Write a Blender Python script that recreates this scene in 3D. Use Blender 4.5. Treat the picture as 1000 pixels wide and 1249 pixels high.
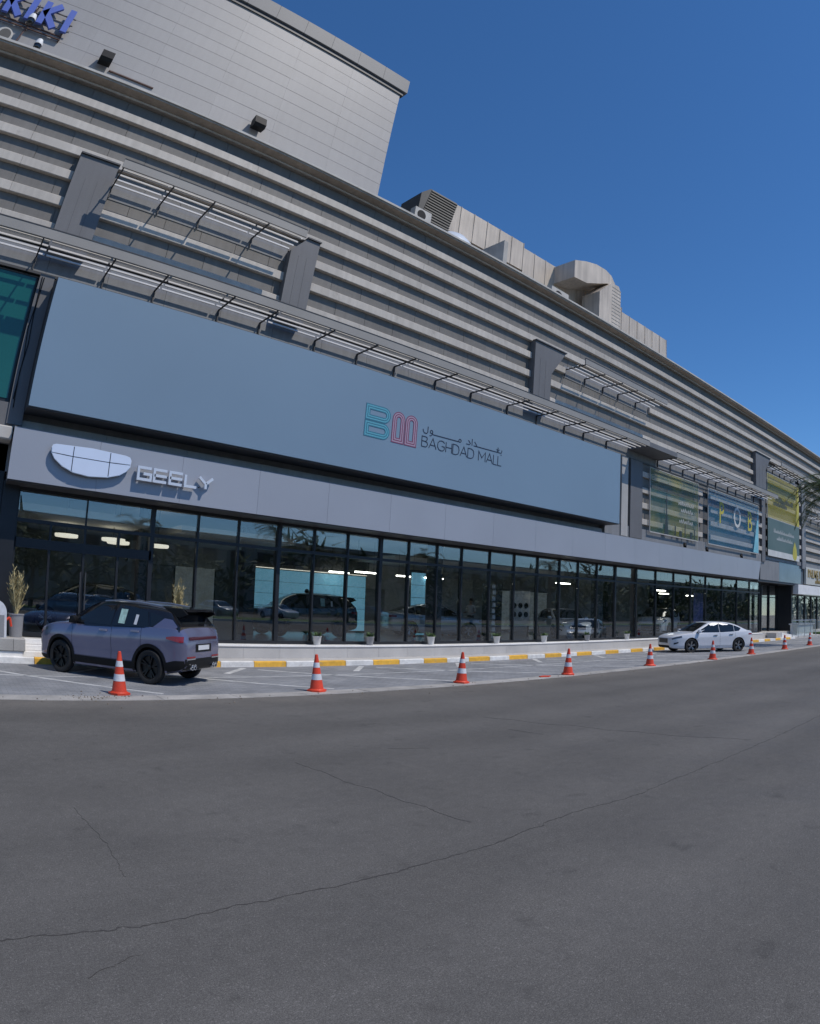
import bpy, bmesh, math, random
import numpy as np
from mathutils import Vector, Matrix

for o in list(bpy.data.objects):
    bpy.data.objects.remove(o, do_unlink=True)
SC = bpy.context.scene
COL = SC.collection
random.seed(11)
PI = math.pi

# ------------------------------------------------------------------ camera
# world: +X along the shop front (to the right), +Y into the building, Z up
cam_d = bpy.data.cameras.new('camera')
cam = bpy.data.objects.new('camera', cam_d)
COL.objects.link(cam)
RGT = Vector((0.56632018, -0.82396891, 0.01888611))
UPV = Vector((-0.09915068, -0.04536278, 0.99403791))
FWD = Vector((0.81819961, 0.5648163, 0.10738693))
CAM_M = Matrix((RGT, UPV, -FWD)).transposed().to_4x4()
CAM_M.translation = Vector((0, 0, 1.829))
cam.matrix_world = CAM_M
cam_d.type = 'PANO'                       # the photograph's wide barrel lens
cam_d.panorama_type = 'FISHEYE_LENS_POLYNOMIAL'
cam_d.sensor_fit = 'HORIZONTAL'
cam_d.sensor_width = 36.0
cam_d.fisheye_fov = PI
cam_d.fisheye_polynomial_k0 = 0.0
cam_d.fisheye_polynomial_k1 = -3.34484314e-02
cam_d.fisheye_polynomial_k2 = -4.49914457e-06
cam_d.fisheye_polynomial_k3 = 6.25612199e-07
cam_d.fisheye_polynomial_k4 = -1.06819680e-08
cam_d.shift_x = -0.2544
cam_d.shift_y = 0.0265
cam_d.clip_start = 0.05
cam_d.clip_end = 3000
SC.camera = cam

# ------------------------------------------------------------------ sky and sun
SUN = Vector((0.35, -0.60, 1.0)).normalized()
world = bpy.data.worlds.new('World')
SC.world = world
world.use_nodes = True
wn = world.node_tree.nodes
sky = wn.new('ShaderNodeTexSky')
sky.sky_type = 'NISHITA'
sky.sun_disc = False
sky.sun_elevation = math.asin(SUN.z)
sky.sun_rotation = math.atan2(SUN.x, SUN.y)
sky.altitude = 0
sky.air_density = 1.0
sky.dust_density = 0.0
sky.ozone_density = 10.0
hsv = wn.new('ShaderNodeHueSaturation')      # the photograph's deep blue, over the whole sky alike
hsv.inputs['Saturation'].default_value = 1.1
world.node_tree.links.new(sky.outputs[0], hsv.inputs['Color'])
world.node_tree.links.new(hsv.outputs[0], wn['Background'].inputs[0])
wn['Background'].inputs[1].default_value = 0.12
sun_d = bpy.data.lights.new('sun', 'SUN')
sun_d.energy = 3.1
sun_d.angle = math.radians(0.53)
sun_d.color = (1.0, 0.935, 0.85)
sun = bpy.data.objects.new('sun', sun_d)
sun.rotation_euler = (-SUN).to_track_quat('-Z', 'Y').to_euler()
sun.location = (0, -20, 40)
COL.objects.link(sun)
SC.view_settings.view_transform = 'Standard'
SC.view_settings.look = 'None'
SC.view_settings.exposure = 0.0
SC.view_settings.gamma = 1.0
SC.view_settings.use_curve_mapping = False
SC.render.engine = 'CYCLES'
SC.cycles.max_bounces = 8
SC.cycles.transparent_max_bounces = 16
SC.cycles.sample_clamp_indirect = 6.0
SC.cycles.use_denoising = True

# ------------------------------------------------------------------ helpers
ORG = {}


def org(o):
    return ORG.get(o.name, Vector((0, 0, 0))) if o is not None else Vector((0, 0, 0))


def tag(o, label=None, cat=None, group=None, kind=None):
    if label: o['label'] = label
    if cat: o['category'] = cat
    if group: o['group'] = group
    if kind: o['kind'] = kind
    return o


def thing(name, label, cat, loc=(0, 0, 0), rz=0.0, group=None):
    o = bpy.data.objects.new(name, None)
    o.empty_display_size = 0.3
    COL.objects.link(o)
    o.location = loc
    o.rotation_euler = (0, 0, rz)
    tag(o, label, cat, group)
    ORG[o.name] = Vector(loc) if rz == 0.0 else Vector((0, 0, 0))   # turned things are built in their own frame
    return o


class MB:
    def __init__(s):
        s.v = []; s.f = []; s.mi = []

    def add(s, vs, fs, mi=0):
        b = len(s.v)
        s.v += [tuple(x) for x in vs]
        s.f += [tuple(b + i for i in f) for f in fs]
        s.mi += [mi] * len(fs)
        return s

    def box(s, x0, x1, y0, y1, z0, z1, mi=0):
        v = [(x0, y0, z0), (x1, y0, z0), (x1, y1, z0), (x0, y1, z0), (x0, y0, z1), (x1, y0, z1), (x1, y1, z1), (x0, y1, z1)]
        return s.add(v, [(0, 3, 2, 1), (4, 5, 6, 7), (0, 1, 5, 4), (1, 2, 6, 5), (2, 3, 7, 6), (3, 0, 4, 7)], mi)

    def cbox(s, x0, x1, y0, y1, z0, z1, c=0.02, mi=0):
        """box with chamfered vertical+horizontal front edges (profile in YZ swept along X)"""
        pr = [(y0, z0 + c), (y0 + c, z0), (y1, z0), (y1, z1), (y0 + c, z1), (y0, z1 - c)]
        return s.sweepx(pr, x0, x1, mi)

    def sweepx(s, pr, x0, x1, mi=0):
        n = len(pr)
        v = [(x0, y, z) for y, z in pr] + [(x1, y, z) for y, z in pr]
        f = [tuple(range(n))[::-1], tuple(range(n, 2 * n))]
        f += [(i, (i + 1) % n, n + (i + 1) % n, n + i) for i in range(n)]
        return s.add(v, f, mi)

    def prism(s, pts, axis, a, b, mi=0):
        """2-D polygon pushed along an axis: 'y' takes (x,z), 'z' takes (x,y), 'x' takes (y,z)"""
        n = len(pts)
        def P(q, d):
            return (q[0], d, q[1]) if axis == 'y' else (q[0], q[1], d) if axis == 'z' else (d, q[0], q[1])
        v = [P(q, a) for q in pts] + [P(q, b) for q in pts]
        f = [tuple(range(n)), tuple(range(2 * n - 1, n - 1, -1))]
        f += [(i, n + i, n + (i + 1) % n, (i + 1) % n) for i in range(n)]
        return s.add(v, f, mi)

    def stroke(s, pts, w, axis, a, b, closed=False, mi=0):
        """polyline of width w with mitred corners, pushed from a to b"""
        n = len(pts)
        P = [Vector(q) for q in pts]
        L = []
        for i in range(n):
            if closed:
                p0, p1 = P[(i - 1) % n], P[(i + 1) % n]
            else:
                p0 = P[i - 1] if i > 0 else None
                p1 = P[i + 1] if i < n - 1 else None
            d0 = (P[i] - p0).normalized() if p0 is not None else None
            d1 = (p1 - P[i]).normalized() if p1 is not None else None
            d0 = d0 if d0 is not None else d1
            d1 = d1 if d1 is not None else d0
            n0 = Vector((-d0.y, d0.x)); n1 = Vector((-d1.y, d1.x))
            m = n0 + n1
            m = m.normalized() if m.length > 1e-4 else n0
            k = max(0.45, m.dot(n0))
            ww = w[i] if isinstance(w, (list, tuple)) else w
            L.append(m * (ww / 2 / k))
        for i in range(n if closed else n - 1):
            j = (i + 1) % n
            q = [P[i] + L[i], P[j] + L[j], P[j] - L[j], P[i] - L[i]]
            s.prism([(x.x, x.y) for x in q], axis, a, b, mi)
        return s

    def cyl(s, p0, p1, r0, r1=None, n=12, mi=0, caps=True):
        r1 = r0 if r1 is None else r1
        p0, p1 = Vector(p0), Vector(p1)
        d = (p1 - p0).normalized()
        u = d.cross(Vector((0, 0, 1)))
        if u.length < 1e-3: u = Vector((1, 0, 0))
        u.normalize(); w = d.cross(u)
        v = []
        for p, r in ((p0, r0), (p1, r1)):
            for i in range(n):
                t = 2 * PI * i / n
                v.append(p + u * (r * math.cos(t)) + w * (r * math.sin(t)))
        f = [(i, (i + 1) % n, n + (i + 1) % n, n + i) for i in range(n)]
        if caps: f += [tuple(range(n))[::-1], tuple(range(n, 2 * n))]
        return s.add(v, f, mi)

    def tube(s, pts, r, n=8, mi=0):
        for i in range(len(pts) - 1):
            ra = r[i] if isinstance(r, (list, tuple)) else r
            rb = r[i + 1] if isinstance(r, (list, tuple)) else r
            s.cyl(pts[i], pts[i + 1], ra, rb, n, mi)
        return s

    def lathe(s, prof, n=24, c=(0, 0, 0), mi=0, axis='z'):
        """(radius, height) profile turned about an axis through c"""
        b = []
        for r, z in prof:
            for i in range(n):
                t = 2 * PI * i / n
                x, y = r * math.cos(t), r * math.sin(t)
                q = (x, y, z) if axis == 'z' else (x, z, y)
                b.append((c[0] + q[0], c[1] + q[1], c[2] + q[2]))
        f = []
        for k in range(len(prof) - 1):
            for i in range(n):
                f.append((k * n + i, k * n + (i + 1) % n, (k + 1) * n + (i + 1) % n, (k + 1) * n + i))
        return s.add(b, f, mi)

    def grid(s, P, mi=0, flip=False):
        """P[i][j] points"""
        ni, nj = len(P), len(P[0])
        v = [q for row in P for q in row]
        f = []
        for i in range(ni - 1):
            for j in range(nj - 1):
                q = (i * nj + j, i * nj + j + 1, (i + 1) * nj + j + 1, (i + 1) * nj + j)
                f.append(q[::-1] if flip else q)
        return s.add(v, f, mi)

    def mesh(s, name, mats, off=Vector((0, 0, 0)), smooth=None, fix=True):
        m = bpy.data.meshes.new(name)
        m.from_pydata([(x - off.x, y - off.y, z - off.z) for x, y, z in s.v], [], s.f)
        if fix:
            bm = bmesh.new(); bm.from_mesh(m)
            bmesh.ops.recalc_face_normals(bm, faces=bm.faces)
            bm.to_mesh(m); bm.free()
        if not isinstance(mats, (list, tuple)): mats = [mats]
        for q in mats: m.materials.append(q)
        if len(mats) > 1: m.polygons.foreach_set('material_index', s.mi)
        if smooth is not None:
            m.polygons.foreach_set('use_smooth', [True] * len(m.polygons))
            m.set_sharp_from_angle(angle=math.radians(smooth))
        m.update()
        return m

    def build(s, name, mats, parent=None, smooth=None, fix=True, bevel=0.0):
        off = org(parent)
        o = bpy.data.objects.new(name, s.mesh(name, mats, off, smooth, fix))
        COL.objects.link(o)
        if parent is not None:
            o.parent = parent
            ORG[o.name] = off
        if bevel > 0:
            bv = o.modifiers.new('bevel', 'BEVEL'); bv.width = bevel; bv.segments = 2
            bv.limit_method = 'ANGLE'; bv.angle_limit = math.radians(40)
        return o


def inst(mesh, name, pos, parent=None, rot=(0, 0, 0), scale=(1, 1, 1)):
    o = bpy.data.objects.new(name, mesh)
    COL.objects.link(o)
    p = Vector(pos)
    if parent is not None:
        o.parent = parent
        p = p - org(parent)
    o.location = p
    o.rotation_euler = rot
    o.scale = scale
    return o


def single(mb, name, mats, loc, label, cat, group=None, smooth=None, bevel=0.0):
    """a thing that is one mesh, its origin at its base"""
    o = bpy.data.objects.new(name, mb.mesh(name, mats, Vector(loc), smooth))
    COL.objects.link(o)
    o.location = loc
    if bevel > 0:
        bv = o.modifiers.new('bevel', 'BEVEL'); bv.width = bevel; bv.segments = 2
        bv.limit_method = 'ANGLE'; bv.angle_limit = math.radians(40)
    return tag(o, label, cat, group)


def struct(mb, name, mats, smooth=None, fix=True):
    o = mb.build(name, mats, None, smooth, fix)
    return tag(o, kind='structure')


def copy_tree(o, parent=None):
    c = o.copy(); COL.objects.link(c)
    c.parent = parent
    for ch in o.children:
        copy_tree(ch, c)
    return c


def text_mesh(s, size, depth, mat, spacing=1.0, shear=0.0, offset=0.0):
    cu = bpy.data.curves.new('txt', 'FONT')
    cu.body = s; cu.size = size; cu.extrude = depth / 2; cu.space_character = spacing; cu.shear = shear
    cu.offset = offset; cu.resolution_u = 3
    ob = bpy.data.objects.new('txt', cu); COL.objects.link(ob)
    dg = bpy.context.evaluated_depsgraph_get()
    m = bpy.data.meshes.new_from_object(ob.evaluated_get(dg))
    bpy.data.objects.remove(ob, do_unlink=True)
    m.materials.clear(); m.materials.append(mat)
    return m


# ------------------------------------------------------------------ materials
def nd(m, t, **kw):
    n = m.node_tree.nodes.new(t)
    for k, v in kw.items(): setattr(n, k, v)
    return n


def mat(name, col, rough=0.6, metal=0.0, var=0.12, scale=1.5, fine=0.06, fscale=40.0, bump=0.0, bscale=60.0, rnd=0.0, spec=0.5,
        coat=0.0, streak=0.0, emit=None, wear=None):
    m = bpy.data.materials.new(name); m.use_nodes = True
    lk = m.node_tree.links.new
    P = m.node_tree.nodes['Principled BSDF']
    P.inputs['Roughness'].default_value = rough
    P.inputs['Metallic'].default_value = metal
    P.inputs['Specular IOR Level'].default_value = spec
    P.inputs['Coat Weight'].default_value = coat
    P.inputs['Coat Roughness'].default_value = 0.05
    geo = nd(m, 'ShaderNodeNewGeometry')
    n1 = nd(m, 'ShaderNodeTexNoise'); n1.inputs['Scale'].default_value = scale; n1.inputs['Detail'].default_value = 5
    n2 = nd(m, 'ShaderNodeTexNoise'); n2.inputs['Scale'].default_value = fscale; n2.inputs['Detail'].default_value = 3
    lk(geo.outputs['Position'], n1.inputs['Vector']); lk(geo.outputs['Position'], n2.inputs['Vector'])
    def mr(src, amt):
        q = nd(m, 'ShaderNodeMapRange'); q.inputs['From Min'].default_value = 0.3; q.inputs['From Max'].default_value = 0.7
        q.inputs['To Min'].default_value = 1 - amt; q.inputs['To Max'].default_value = 1 + amt
        lk(src, q.inputs['Value']); return q.outputs[0]
    def mul(a, b):
        q = nd(m, 'ShaderNodeMath', operation='MULTIPLY'); lk(a, q.inputs[0]); lk(b, q.inputs[1]); return q.outputs[0]
    v = mul(mr(n1.outputs[0], var), mr(n2.outputs[0], fine))
    if streak > 0:      # rain streaks running down the cladding
        mp = nd(m, 'ShaderNodeMapping'); mp.inputs['Scale'].default_value = (5.0, 5.0, 0.35)
        lk(geo.outputs['Position'], mp.inputs['Vector'])
        n3 = nd(m, 'ShaderNodeTexNoise'); n3.inputs['Scale'].default_value = 1.2; n3.inputs['Detail'].default_value = 6
        lk(mp.outputs[0], n3.inputs['Vector'])
        v = mul(v, mr(n3.outputs[0], streak))
    if rnd > 0:
        oi = nd(m, 'ShaderNodeObjectInfo')
        q = nd(m, 'ShaderNodeMapRange'); q.inputs['To Min'].default_value = 1 - rnd; q.inputs['To Max'].default_value = 1 + rnd
        lk(oi.outputs['Random'], q.inputs['Value']); v = mul(v, q.outputs[0])
    mx = nd(m, 'ShaderNodeVectorMath', operation='SCALE'); mx.inputs[0].default_value = col[:3]
    lk(v, mx.inputs['Scale']); lk(mx.outputs[0], P.inputs['Base Color'])
    if wear:            # rubbed-through or dirty patches: (colour, noise scale, threshold, strength)
        nw = nd(m, 'ShaderNodeTexNoise'); nw.inputs['Scale'].default_value = wear[1]; nw.inputs['Detail'].default_value = 8; nw.inputs['Roughness'].default_value = 0.7
        lk(geo.outputs['Position'], nw.inputs['Vector'])
        qw = nd(m, 'ShaderNodeMapRange'); qw.inputs['From Min'].default_value = wear[2]; qw.inputs['From Max'].default_value = wear[2] + 0.12
        qw.inputs['To Max'].default_value = wear[3]; lk(nw.outputs[0], qw.inputs['Value'])
        xw = nd(m, 'ShaderNodeMix', data_type='RGBA'); xw.inputs[7].default_value = (*wear[0], 1)
        lk(qw.outputs[0], xw.inputs[0]); lk(mx.outputs[0], xw.inputs[6]); lk(xw.outputs[2], P.inputs['Base Color'])
    if bump > 0:
        nb = nd(m, 'ShaderNodeTexNoise'); nb.inputs['Scale'].default_value = bscale; nb.inputs['Detail'].default_value = 4
        lk(geo.outputs['Position'], nb.inputs['Vector'])
        b = nd(m, 'ShaderNodeBump'); b.inputs['Strength'].default_value = bump; b.inputs['Distance'].default_value = 0.02
        lk(nb.outputs[0], b.inputs['Height']); lk(b.outputs[0], P.inputs['Normal'])
    if emit:
        P.inputs['Emission Color'].default_value = (*emit[:3], 1); P.inputs['Emission Strength'].default_value = emit[3]
    return m


def glass(name, tint, base=0.06, gain=0.9, power=4.0, rough=0.0, refl=(1, 1, 1)):
    m = bpy.data.materials.new(name); m.use_nodes = True
    lk = m.node_tree.links.new
    ns = m.node_tree.nodes; ns.remove(ns['Principled BSDF'])
    tr = nd(m, 'ShaderNodeBsdfTransparent'); tr.inputs[0].default_value = (*tint, 1)
    gl = nd(m, 'ShaderNodeBsdfGlossy'); gl.inputs['Roughness'].default_value = rough; gl.inputs[0].default_value = (*refl, 1)
    lw = nd(m, 'ShaderNodeLayerWeight'); lw.inputs[0].default_value = 0.5
    pw = nd(m, 'ShaderNodeMath', operation='POWER'); pw.inputs[1].default_value = power
    ma = nd(m, 'ShaderNodeMath', operation='MULTIPLY_ADD'); ma.inputs[1].default_value = gain; ma.inputs[2].default_value = base
    mx = nd(m, 'ShaderNodeMixShader')
    lk(lw.outputs['Facing'], pw.inputs[0]); lk(pw.outputs[0], ma.inputs[0]); lk(ma.outputs[0], mx.inputs[0])
    lk(tr.outputs[0], mx.inputs[1]); lk(gl.outputs[0], mx.inputs[2])
    lk(mx.outputs[0], ns['Material Output'].inputs[0])
    return m


M = {}
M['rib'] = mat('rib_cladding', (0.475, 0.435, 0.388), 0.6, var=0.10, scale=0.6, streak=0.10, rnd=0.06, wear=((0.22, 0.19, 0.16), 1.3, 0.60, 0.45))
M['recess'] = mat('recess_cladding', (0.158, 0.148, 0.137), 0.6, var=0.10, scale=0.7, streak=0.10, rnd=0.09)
M['cornice'] = mat('cornice_stone', (0.36, 0.305, 0.25), 0.7, var=0.15, scale=0.8, streak=0.15)
M['capstone'] = mat('cornice_cap', (0.48, 0.46, 0.43), 0.7, var=0.12, scale=2.0)
M['pier'] = mat('pier_metal', (0.135, 0.135, 0.142), 0.6, metal=0.0, var=0.06, scale=0.8, streak=0.05)
M['tower'] = mat('tower_cladding', (0.325, 0.313, 0.308), 0.5, var=0.05, scale=0.35, streak=0.035, rnd=0.035)
M['towercap'] = mat('tower_cap_metal', (0.155, 0.16, 0.17), 0.55, metal=0.0, var=0.06, scale=0.8, rnd=0.05)
M['fascia'] = mat('fascia_grey', (0.275, 0.262, 0.245), 0.55, var=0.08, scale=0.8)
M['slat'] = mat('slat_paint', (0.78, 0.765, 0.74), 0.45, var=0.05)
M['bracket'] = mat('bracket_dark', (0.05, 0.05, 0.054), 0.5, var=0.1)
M['greywall'] = mat('grey_wall', (0.21, 0.215, 0.225), 0.6, var=0.10, scale=0.6, streak=0.10)
M['lightwall'] = mat('light_wall', (0.40, 0.39, 0.38), 0.6, var=0.10, scale=0.6, streak=0.08)
M['band'] = mat('band_aluminium', (0.33, 0.35, 0.395), 0.42, metal=0.15, var=0.04, scale=0.4, fine=0.02, rnd=0.02)
M['billboard'] = mat('billboard_face', (0.182, 0.265, 0.352), 0.42, var=0.04, scale=0.18, fine=0.012, spec=0.4)
M['bbframe'] = mat('billboard_frame', (0.05, 0.05, 0.055), 0.6)
M['frame'] = mat('window_frame', (0.022, 0.024, 0.028), 0.4, metal=0.3)
M['dark'] = mat('dark_void', (0.02, 0.02, 0.022), 0.8)
M['asphalt'] = None
M['white'] = mat('white_paint', (0.72, 0.72, 0.72), 0.55, var=0.08, scale=3)
M['kerbw'] = mat('kerb_white', (0.74, 0.73, 0.70), 0.65, var=0.12, scale=6, rnd=0.08, wear=((0.30, 0.28, 0.25), 7.0, 0.60, 0.7))
M['kerby'] = mat('kerb_yellow', (0.76, 0.42, 0.05), 0.65, var=0.14, scale=6, rnd=0.10, wear=((0.33, 0.28, 0.20), 7.0, 0.58, 0.75))
M['stone'] = mat('plinth_stone', (0.47, 0.455, 0.435), 0.6, var=0.10, scale=1.2, fine=0.08, rnd=0.05)
M['stonew'] = mat('plinth_coping', (0.78, 0.77, 0.75), 0.55, var=0.06, scale=2.0)
M['concrete'] = mat('concrete', (0.40, 0.385, 0.36), 0.8, var=0.15, scale=1.5, fine=0.10, bump=0.1)
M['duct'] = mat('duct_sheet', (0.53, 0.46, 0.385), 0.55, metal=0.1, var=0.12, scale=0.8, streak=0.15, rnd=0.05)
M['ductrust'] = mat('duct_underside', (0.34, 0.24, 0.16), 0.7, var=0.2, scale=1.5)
M['hood'] = mat('hood_metal', (0.085, 0.08, 0.072), 0.6, var=0.12, scale=2)
M['black'] = mat('black_plastic', (0.010, 0.010, 0.011), 0.5, var=0.05, spec=0.2)
M['blackgloss'] = mat('black_gloss', (0.01, 0.01, 0.012), 0.12, var=0.0, fine=0.0, coat=0.6)
M['chrome'] = mat('chrome', (0.75, 0.76, 0.78), 0.15, metal=1.0, var=0.0, fine=0.0)
M['steel'] = mat('steel', (0.5, 0.5, 0.52), 0.35, metal=0.9, var=0.05)
M['glass'] = glass('shopfront_glass', (0.88, 0.91, 0.915), base=0.11, gain=0.65, power=3.4)
M['railglass'] = glass('rail_glass', (0.88, 0.92, 0.92), base=0.05, gain=0.6)
# ------------------------------------------------------------------ ground
def asphalt_mat():
    m = bpy.data.materials.new('asphalt'); m.use_nodes = True
    lk = m.node_tree.links.new
    P = m.node_tree.nodes['Principled BSDF']
    geo = nd(m, 'ShaderNodeNewGeometry')
    def noise(s, d=4, r=0.6, vec=None):
        n = nd(m, 'ShaderNodeTexNoise'); n.inputs['Scale'].default_value = s; n.inputs['Detail'].default_value = d
        n.inputs['Roughness'].default_value = r
        lk(vec if vec else geo.outputs['Position'], n.inputs['Vector']); return n.outputs[0]
    def rng(src, a, b, lo=0.3, hi=0.7):
        q = nd(m, 'ShaderNodeMapRange'); q.inputs['From Min'].default_value = lo; q.inputs['From Max'].default_value = hi
        q.inputs['To Min'].default_value = a; q.inputs['To Max'].default_value = b; lk(src, q.inputs['Value']); return q.outputs[0]
    def mul(a, b):
        q = nd(m, 'ShaderNodeMath', operation='MULTIPLY'); lk(a, q.inputs[0]); lk(b, q.inputs[1]); return q.outputs[0]
    # broad wear: lanes run along X, so the stains are stretched that way
    mp = nd(m, 'ShaderNodeMapping'); mp.inputs['Scale'].default_value = (0.12, 0.55, 1.0)
    lk(geo.outputs['Position'], mp.inputs['Vector'])
    v = rng(noise(1.0, 5, 0.55, mp.outputs[0]), 0.88, 1.14)
    v = mul(v, rng(noise(0.6, 6), 0.90, 1.10))
    v = mul(v, rng(noise(9, 4), 0.92, 1.08))
    # wheel tracks: two paler, polished bands in each lane, broken up by the wear
    sy = nd(m, 'ShaderNodeSeparateXYZ'); lk(geo.outputs['Position'], sy.inputs[0])
    wv = nd(m, 'ShaderNodeMath', operation='MULTIPLY'); wv.inputs[1].default_value = 2 * PI / 1.85; lk(sy.outputs[1], wv.inputs[0])
    sn = nd(m, 'ShaderNodeMath', operation='SINE'); lk(wv.outputs[0], sn.inputs[0])
    v = mul(v, rng(sn.outputs[0], 0.955, 1.045, -1.0, 1.0))
    # darker drips and oil spots
    v = mul(v, rng(noise(2.6, 8, 0.65), 1.0, 0.72, 0.60, 0.72))
    v = mul(v, rng(noise(150, 2, 0.8), 0.50, 1.55))
    v = mul(v, rng(noise(55, 3, 0.75), 0.76, 1.26))
    # single pale stones showing in the worn surface
    vo = nd(m, 'ShaderNodeTexVoronoi'); vo.inputs['Scale'].default_value = 130.0
    lk(geo.outputs['Position'], vo.inputs['Vector'])
    sep = nd(m, 'ShaderNodeSeparateColor'); lk(vo.outputs['Color'], sep.inputs[0])
    st = rng(sep.outputs[0], 1.0, 1.5, 0.90, 1.0)
    v = mul(v, st)
    sc = nd(m, 'ShaderNodeVectorMath', operation='SCALE'); sc.inputs[0].default_value = (0.106, 0.1015, 0.0955)
    lk(v, sc.inputs['Scale'])
    # pale dust blown against the edging
    du = rng(sy.outputs[1], 0.0, 1.0, 9.6, 12.2)
    dn = mul(mul(du, du), rng(noise(1.7, 6, 0.65), 0.15, 1.0))
    dx = nd(m, 'ShaderNodeMix', data_type='RGBA'); dx.inputs[7].default_value = (0.24, 0.215, 0.185, 1)
    dm2 = nd(m, 'ShaderNodeMath', operation='MULTIPLY'); dm2.inputs[1].default_value = 0.62; lk(dn, dm2.inputs[0])
    lk(dm2.outputs[0], dx.inputs[0]); lk(sc.outputs[0], dx.inputs[6]); lk(dx.outputs[2], P.inputs['Base Color'])
    lk(rng(noise(1.2, 4), 0.72, 0.9), P.inputs['Roughness'])
    P.inputs['Specular IOR Level'].default_value = 0.3
    b = nd(m, 'ShaderNodeBump'); b.inputs['Strength'].default_value = 0.35; b.inputs['Distance'].default_value = 0.006
    lk(noise(160, 3, 0.8), b.inputs['Height']); lk(b.outputs[0], P.inputs['Normal'])
    return m


def paver_mat():
    m = bpy.data.materials.new('parking_pavers'); m.use_nodes = True
    lk = m.node_tree.links.new
    P = m.node_tree.nodes['Principled BSDF']; P.inputs['Roughness'].default_value = 0.8
    geo = nd(m, 'ShaderNodeNewGeometry')
    br = nd(m, 'ShaderNodeTexBrick')
    br.inputs['Color1'].default_value = (0.205, 0.215, 0.23, 1); br.inputs['Color2'].default_value = (0.27, 0.275, 0.285, 1)
    br.inputs['Mortar'].default_value = (0.16, 0.16, 0.165, 1); br.inputs['Scale'].default_value = 1.0
    br.inputs['Mortar Size'].default_value = 0.006; br.inputs['Brick Width'].default_value = 0.22; br.inputs['Row Height'].default_value = 0.11
    lk(geo.outputs['Position'], br.inputs['Vector'])
    n = nd(m, 'ShaderNodeTexNoise'); n.inputs['Scale'].default_value = 0.9; n.inputs['Detail'].default_value = 6
    lk(geo.outputs['Position'], n.inputs['Vector'])
    q = nd(m, 'ShaderNodeMapRange'); q.inputs['From Min'].default_value = 0.3; q.inputs['From Max'].default_value = 0.7
    q.inputs['To Min'].default_value = 0.8; q.inputs['To Max'].default_value = 1.2; lk(n.outputs[0], q.inputs['Value'])
    s = nd(m, 'ShaderNodeVectorMath', operation='SCALE'); lk(br.outputs[0], s.inputs[0]); lk(q.outputs[0], s.inputs['Scale'])
    lk(s.outputs[0], P.inputs['Base Color'])
    b = nd(m, 'ShaderNodeBump'); b.inputs['Strength'].default_value = 0.4; b.inputs['Distance'].default_value = 0.004
    lk(br.outputs['Fac'], b.inputs['Height']); b.invert = True; lk(b.outputs[0], P.inputs['Normal'])
    return m


M['asphalt'] = asphalt_mat()
M['pavers'] = paver_mat()
M['dirt'] = mat('desert_ground', (0.30, 0.26, 0.21), 0.9, var=0.2, scale=0.05)
M['gutter'] = mat('gutter_concrete', (0.36, 0.345, 0.325), 0.8, var=0.22, scale=2.2, fine=0.12, fscale=25, rnd=0.08)
M['bayline'] = mat('bay_line', (0.50, 0.50, 0.49), 0.75, var=0.30, scale=3.5, fine=0.15)
M['crack'] = mat('crack_tar', (0.048, 0.045, 0.043), 0.8, var=0.2, scale=12)
M['grass'] = mat('grass', (0.07, 0.13, 0.03), 0.9, var=0.3, scale=6)

struct(MB().box(-900, 900, -900, 900, -0.40, -0.045), 'ground', M['dirt'])
g = 60
road = struct(MB().box(-400, 400, -13.0, 11.9, -0.2, 0.0), 'road', M['asphalt'])
# cracks: a long seam along the lane and three running across it
def crack(pts, w):
    P = [Vector(p) for p in pts]
    out = []; jx = jy = 0.0
    for a, b in zip(P[:-1], P[1:]):
        n = max(2, int((b - a).length / 0.028))
        for i in range(n):
            q = a.lerp(b, i / n)
            jx = jx * 0.82 + random.gauss(0, 0.007); jy = jy * 0.82 + random.gauss(0, 0.007)
            out.append((q.x + jx, q.y + jy))
    out.append(tuple(P[-1]))
    k = 0.5
    ws = []
    for i in range(len(out)):
        k = 0.75 * k + 0.25 * random.uniform(-0.15, 1.0)
        ws.append(w * max(0.06, k + random.gauss(0, 0.14)))
    MB().stroke(out, ws, 'z', 0.0006, 0.002).build('crack', M['crack'], road, fix=False)
crack([(-1.5, 3.78), (0.07, 3.735), (0.8, 3.69), (1.6, 3.71), (2.2, 3.68), (2.83, 3.65), (3.62, 3.62), (4.77, 3.72), (5.7, 3.61), (7.2, 3.64), (8.7, 3.64)], 0.020)
crack([(3.74, 6.93), (3.80, 6.3), (3.78, 5.9), (3.87, 5.5), (3.84, 5.1), (3.90, 4.73), (3.86, 4.4), (3.90, 4.14)], 0.009)
crack([(8.0, 8.2), (8.22, 7.7), (8.3, 7.1), (8.52, 6.67), (8.55, 6.0), (8.72, 5.6), (8.74, 5.0), (8.95, 4.4), (9.08, 3.89)], 0.010)
crack([(0.99, 6.04), (1.06, 5.07), (1.03, 4.41)], 0.006)
crack([(8.7, 3.64), (12.0, 3.7), (17.0, 3.66), (24.0, 3.7)], 0.016)
for i in range(7):      # hairline bits
    x, y = random.uniform(0, 14), random.uniform(2.2, 11)
    a = random.uniform(0, 3.1); l = random.uniform(0.2, 0.7)
    crack([(x, y), (x + l * math.cos(a), y + l * math.sin(a))], 0.007)

# concrete edging between road and parking, cast in lengths
strip = thing('edge_strip', None, None, (0, 12.15, 0)); strip['kind'] = 'structure'
em = MB().box(-0.745, 0.745, -0.25, 0.25, -0.2, 0.008).mesh('edge_slab', M['gutter'])
for i in range(46):
    inst(em, 'edge_slab', (-7.5 + i * 1.5, 12.15 + random.gauss(0, 0.006), random.gauss(0, 0.0012)), strip)
park = struct(MB().box(-8, 62, 12.4, 17.24, -0.2, 0.002), 'parking_area', M['pavers'])
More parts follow.
